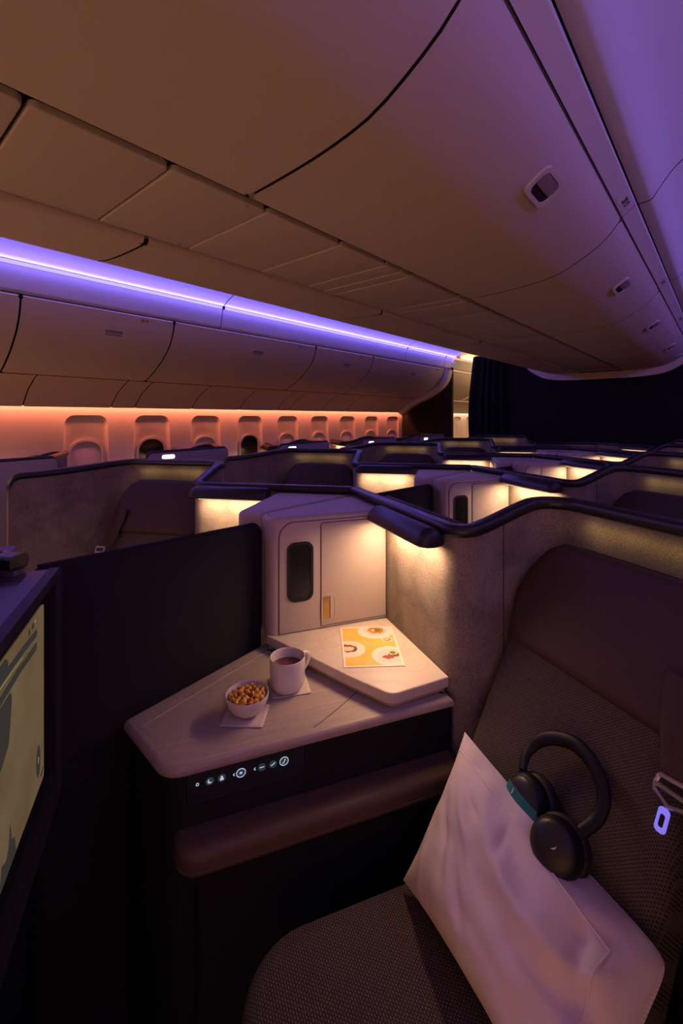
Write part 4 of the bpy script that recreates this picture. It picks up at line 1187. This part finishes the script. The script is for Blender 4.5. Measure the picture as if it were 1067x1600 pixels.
polys = [([(0, 0), (0, -WY), (WX, -WY), (WX, 0)], 'yellow'),
    (circle(A[0], A[1], 0.052, 40, 0.044), 'plate'), (circle(A[0], A[1] + 0.004, 0.036, 32, 0.030), 'plate_in'), (bl_(A[0] + 0.002, A[1] + 0.006, 0.025, 0.021, 1), 'soup'), (bl_(A[0] + 0.004, A[1] + 0.008, 0.013, 0.011, 2), 'green'), (bl_(A[0] - 0.006, A[1] + 0.008, 0.006, 0.007, 3), 'pale'),
    (circle(B[0], B[1], 0.044, 40, 0.044), 'plate'), (bl_(B[0] - 0.002, B[1] + 0.004, 0.026, 0.022, 4), 'brown'), (bl_(B[0] - 0.004, B[1] + 0.002, 0.017, 0.012, 5), 'pale'), (bl_(B[0] + 0.016, B[1] + 0.02, 0.008, 0.006, 6), 'pale'),
    (circle(Cc[0], Cc[1], 0.050, 40, 0.050), 'plate'), (circle(Cc[0], Cc[1], 0.036, 32, 0.036), 'plate_in'), (bl_(Cc[0] + 0.012, Cc[1] + 0.006, 0.016, 0.013, 7), 'brown'), (bl_(Cc[0] + 0.008, Cc[1] + 0.016, 0.014, 0.012, 8), 'pale'), (bl_(Cc[0] + 0.008, Cc[1] + 0.016, 0.009, 0.007, 9), 'green'), (bl_(Cc[0] - 0.006, Cc[1] - 0.006, 0.017, 0.010, 10), 'meat'),
    (circle(D[0], D[1], 0.016, 26, 0.014), 'plate'), (circle(D[0], D[1], 0.011, 22, 0.0095), 'soup'), (circle(D[0] - 0.001, D[1] + 0.001, 0.007, 18, 0.006), 'pale'),
    # white brush-stroke mark in the middle
    ([(0.062, -0.086), (0.066, -0.094), (0.073, -0.099), (0.081, -0.0985), (0.077, -0.0965), (0.072, -0.094), (0.068, -0.089), (0.0655, -0.084)], 'plate')]
for k, (y, a, b) in enumerate(((-0.190, 0.055, 0.105), (-0.197, 0.050, 0.095), (-0.203, 0.060, 0.090))):
    polys.append(([(a, y - 0.0009), (b, y - 0.0009), (b, y + 0.0009), (a, y + 0.0009)], 'plate_in'))
art(polys, 'cover_print', 0.00006)

# ================================================================== PILLOW
TL, TR, BL, BR = Vector((0.468, -0.040, 0.662)), Vector((0.878, 0.004, 0.606)), Vector((0.536, -0.228, 0.470)), Vector((0.915, -0.205, 0.468))
base = tuple((BL + BR) / 2)
r = empty('pillow', F0 @ T3(base))
nP = (TR - TL).cross(BL - TL).normalized()
if nP.y > 0: nP = -nP
def ridge(d, w): return math.exp(-(d / w) ** 2)
def pil(s, t, side):
    """s along the pillow from the tip, t from bottom to top"""
    p = (BL.lerp(BR, s)).lerp(TL.lerp(TR, s), t)
    u, v = 2 * s - 1, 2 * t - 1
    # edges pulled in between the corners; the tip stays sharp, the far end is blunt
    p = p + (BR - BL) * (-u * (0.045 if u < 0 else 0.012) * (1 - v * v)) + (TL - BL) * (-v * (0.05 if v < 0 else 0.02) * (1 - u * u))
    if u > 0 and v > 0: p = p - ((TR - TL) * 0.025 + (TL - BL) * 0.03) * (u * v) ** 9
    if u > 0 and v < 0: p = p - ((TR - TL) * 0.05 - (TL - BL) * 0.04) * (-u * v) ** 7
    puff = (max(0, 1 - abs(u) ** 2.4) ** 0.55) * (max(0, 1 - abs(v) ** 2.4) ** 0.55)
    th = 0.084 * puff
    q = Vector((s * 4.5, t * 3.5, 2.0 if side > 0 else 7.0))
    w = 0.007 * noise.noise(q) + 0.004 * noise.noise(q * 2.1)
    if side > 0:
        # folds: arcs sagging away from where the headphones press, and pleats from the left end
        X, Y = s * 0.42, t * 0.29
        wob = 0.016 * noise.noise(Vector((X * 14, Y * 14, 3)))
        rr = math.hypot(X - 0.275, (Y - 0.285) * 1.25) + wob
        sect = 0.5 + 0.5 * math.cos(min(PI, abs(math.atan2(X - 0.30, 0.285 - Y) + 0.05) * 1.5))
        w += -0.013 * ridge(rr - 0.105, 0.024) * sect + 0.011 * ridge(rr - 0.150, 0.022) * sect - 0.006 * ridge(rr - 0.200, 0.025) * sect
        w += -0.016 * ridge(rr, 0.055)
        for (x0, y0, ang, ln, wd, am) in ((0.045, 0.175, -0.95, 0.10, 0.010, -0.008), (0.075, 0.225, -0.30, 0.07, 0.009, -0.007), (0.03, 0.10, -1.2, 0.09, 0.010, 0.007),
                                          (0.335, 0.225, -1.15, 0.10, 0.014, -0.012), (0.365, 0.16, -1.35, 0.09, 0.011, 0.010), (0.115, 0.125, -0.75, 0.11, 0.013, -0.008),
                                          (0.185, 0.235, -1.25, 0.05, 0.009, -0.006), (0.085, 0.20, -0.7, 0.09, 0.010, 0.006), (0.05, 0.255, 0.25, 0.05, 0.007, -0.005), (0.22, 0.07, -0.15, 0.12, 0.018, -0.006)):
            dx, dy = X - x0, Y - y0
            al = dx * math.cos(ang) + dy * math.sin(ang); ac = -dx * math.sin(ang) + dy * math.cos(ang) + wob * 0.5
            w += am * ridge(ac, wd) * ridge(al - ln / 2, ln * 0.55)
    edge = min(1, puff * 2.0)
    return tuple(p + nP * side * (th * (1.0 if side > 0 else 0.42) + w * edge))
mb = MB(); mb.grid(lambda a, b: pil(a, b, 1), 120, 90); mb.grid(lambda a, b: pil(a, b, -1), 60, 45, flip=True)
mb.build('pillowcase', M['pillow'], r, base, 75)
def seam(pts, n=60):
    sp_ = smooth_profile(pts, n)
    return [tuple(Vector(pil(a, b, 1)) + nP * 0.0006) for a, b in sp_]
MB().tube(seam([(0.020, 0.86), (0.05, 0.885), (0.25, 0.885), (0.5, 0.87), (0.72, 0.835), (0.885, 0.80)]), 0.0013, 6).tube(seam([(0.885, 0.80), (0.885, 0.6), (0.90, 0.35), (0.905, 0.05)]), 0.0012, 6).build('hem_seam', M['seam'], r, base)
tag(r, 'white pillow leaning against the near seat back under the headphones', 'pillow')

# ================================================================== HEADPHONES
base = (0.68, -0.02, 0.62)
r = empty('headphones', F0 @ T3(base))
Nb = Vector((0, -1.0, 0.52)).normalized()      # out of the seat back
def cup(ctr, axis, upd, R, dep, band=None, sx_=1.0):
    tf = frame3(ctr, Vector(upd).cross(Vector(axis)), upd)
    tf = tf @ Matrix.Diagonal((sx_, 1, 1, 1))
    pad = MB().lathe([(R * 0.55, -dep * 0.95), (R * 0.86, -dep * 0.95), (R * 1.0, -dep * 0.72), (R * 1.03, -dep * 0.45), (R * 0.98, -dep * 0.22), (R * 0.9, -dep * 0.16)], 40, 0, tf)
    shell = MB().lathe([(R * 0.85, -dep * 0.22), (R * 0.93, -dep * 0.14), (R * 0.95, dep * 0.1), (R * 0.90, dep * 0.34), (R * 0.82, dep * 0.46)], 40, 0, tf)
    cap = MB().lathe([(R * 0.82, dep * 0.45), (R * 0.80, dep * 0.52), (R * 0.62, dep * 0.62), (R * 0.34, dep * 0.68), (0.0004, dep * 0.70)], 40, 0, tf)
    s = shell.build('ear_cup', M['phone'], r, base, 50)
    pad.build('ear_pad', M['pad'], s, base, 60)
    cap.build('ear_cup_cap', M['phonecap'], s, base, 50)
    return s, tf
c1 = Vector((0.645, -0.030, 0.636)); ax1 = Vector((0.03, -0.90, 0.40)).normalized()
c2 = Vector((0.734, -0.052, 0.652)); ax2 = Vector((0.34, -0.58, 0.74)).normalized()
up1 = Vector((-0.30, 0.42, 0.86)); up2 = Vector((0.2, 0.55, 0.75))
cA, tA = cup(c1, ax1, up1, 0.056, 0.040, sx_=0.84)
cB, tB = cup(c2, ax2, up2, 0.043, 0.042)
# teal strip across the first cup with a small white wing mark
def wing_mark(cx, cy_, s):
    return [(cx - 0.5 * s, cy_ - 0.9 * s), (cx + 0.2 * s, cy_ - 0.35 * s), (cx + 0.45 * s, cy_ + 0.3 * s), (cx + 0.4 * s, cy_ + 1.0 * s), (cx + 0.12 * s, cy_ + 0.25 * s), (cx - 0.15 * s, cy_ - 0.25 * s)]
def cap_z(x, y, R, dep):
    q = math.hypot(x, y) / R
    prof_ = [(0.0, 0.70), (0.34, 0.68), (0.62, 0.62), (0.80, 0.52), (0.86, 0.42), (0.92, 0.30), (0.97, 0.10)]
    for (r0, z0), (r1, z1) in zip(prof_[:-1], prof_[1:]):
        if q <= r1: return dep * (z0 + (z1 - z0) * max(0, q - r0) / (r1 - r0)) + 0.0007
    return dep * 0.10 + 0.0007
def strip_pt(u, v):
    x = (u - 0.5) * 0.088; y = 0.012 + (v - 0.5) * 0.018 - (u - 0.5) * 0.030
    k = min(1.0, 0.95 * 0.056 / max(1e-6, math.hypot(x, y)))
    return (x * k, y * k, cap_z(x * k, y * k, 0.056, 0.040))
MB().grid(strip_pt, 30, 6, 0, tA).build('teal_strip', M['teal'], cA, base)
MB().prism(wing_mark(-0.016, 0.017, 0.0060), 0.0270, 0.0284, 0, 0, 0, tA).build('mark', M['white'], cA, base)
MB().prism(wing_mark(0.004, 0.004, 0.0055), 0.0285, 0.0302, 0, 0, 0, tB).build('mark', M['white'], cB, base)
bp_ = [(0.612, -0.012, 0.676), (0.602, 0.004, 0.690), (0.601, 0.020, 0.704), (0.612, 0.033, 0.722), (0.635, 0.044, 0.739), (0.673, 0.052, 0.752), (0.709, 0.050, 0.748), (0.737, 0.042, 0.732), (0.750, 0.031, 0.712), (0.751, 0.014, 0.690), (0.744, -0.012, 0.672), (0.738, -0.030, 0.662)]
def smooth3(pts, k=8):
    P = [Vector(p) for p in pts]; P = [P[0] * 2 - P[1]] + P + [P[-1] * 2 - P[-2]]; out = []
    for i in range(len(pts) - 1):
        a, b, c, d = P[i:i + 4]
        for j in range(k):
            t = j / k
            out.append(0.5 * ((2 * b) + (c - a) * t + (2 * a - 5 * b + 4 * c - d) * t * t + (3 * b - a - 3 * c + d) * t ** 3))
    out.append(P[-2]); return out
bp2 = smooth3(bp_)
nb = len(bp2)
MB().tube([tuple(p) for p in bp2], [0.0085 + 0.0045 * math.sin(PI * i / (nb - 1)) for i in range(nb)], 14, flat=0.62, up=tuple(Nb)).build('headband', M['phone'], r, base, 70)
for pts in ((bp2[0], c1 + Vector((0, 0.012, 0.0))), (bp2[-1], c2 + Vector((0.0, 0.018, 0.0)))):
    MB().tube([tuple(pts[0]), tuple(pts[0].lerp(pts[1], 0.5)), tuple(pts[1])], [0.009, 0.011, 0.010], 12, flat=0.7).build('yoke', M['phone'], r, base, 70)
tag(r, 'black over-ear headphones with a teal strip, lying on the pillow', 'headphones')
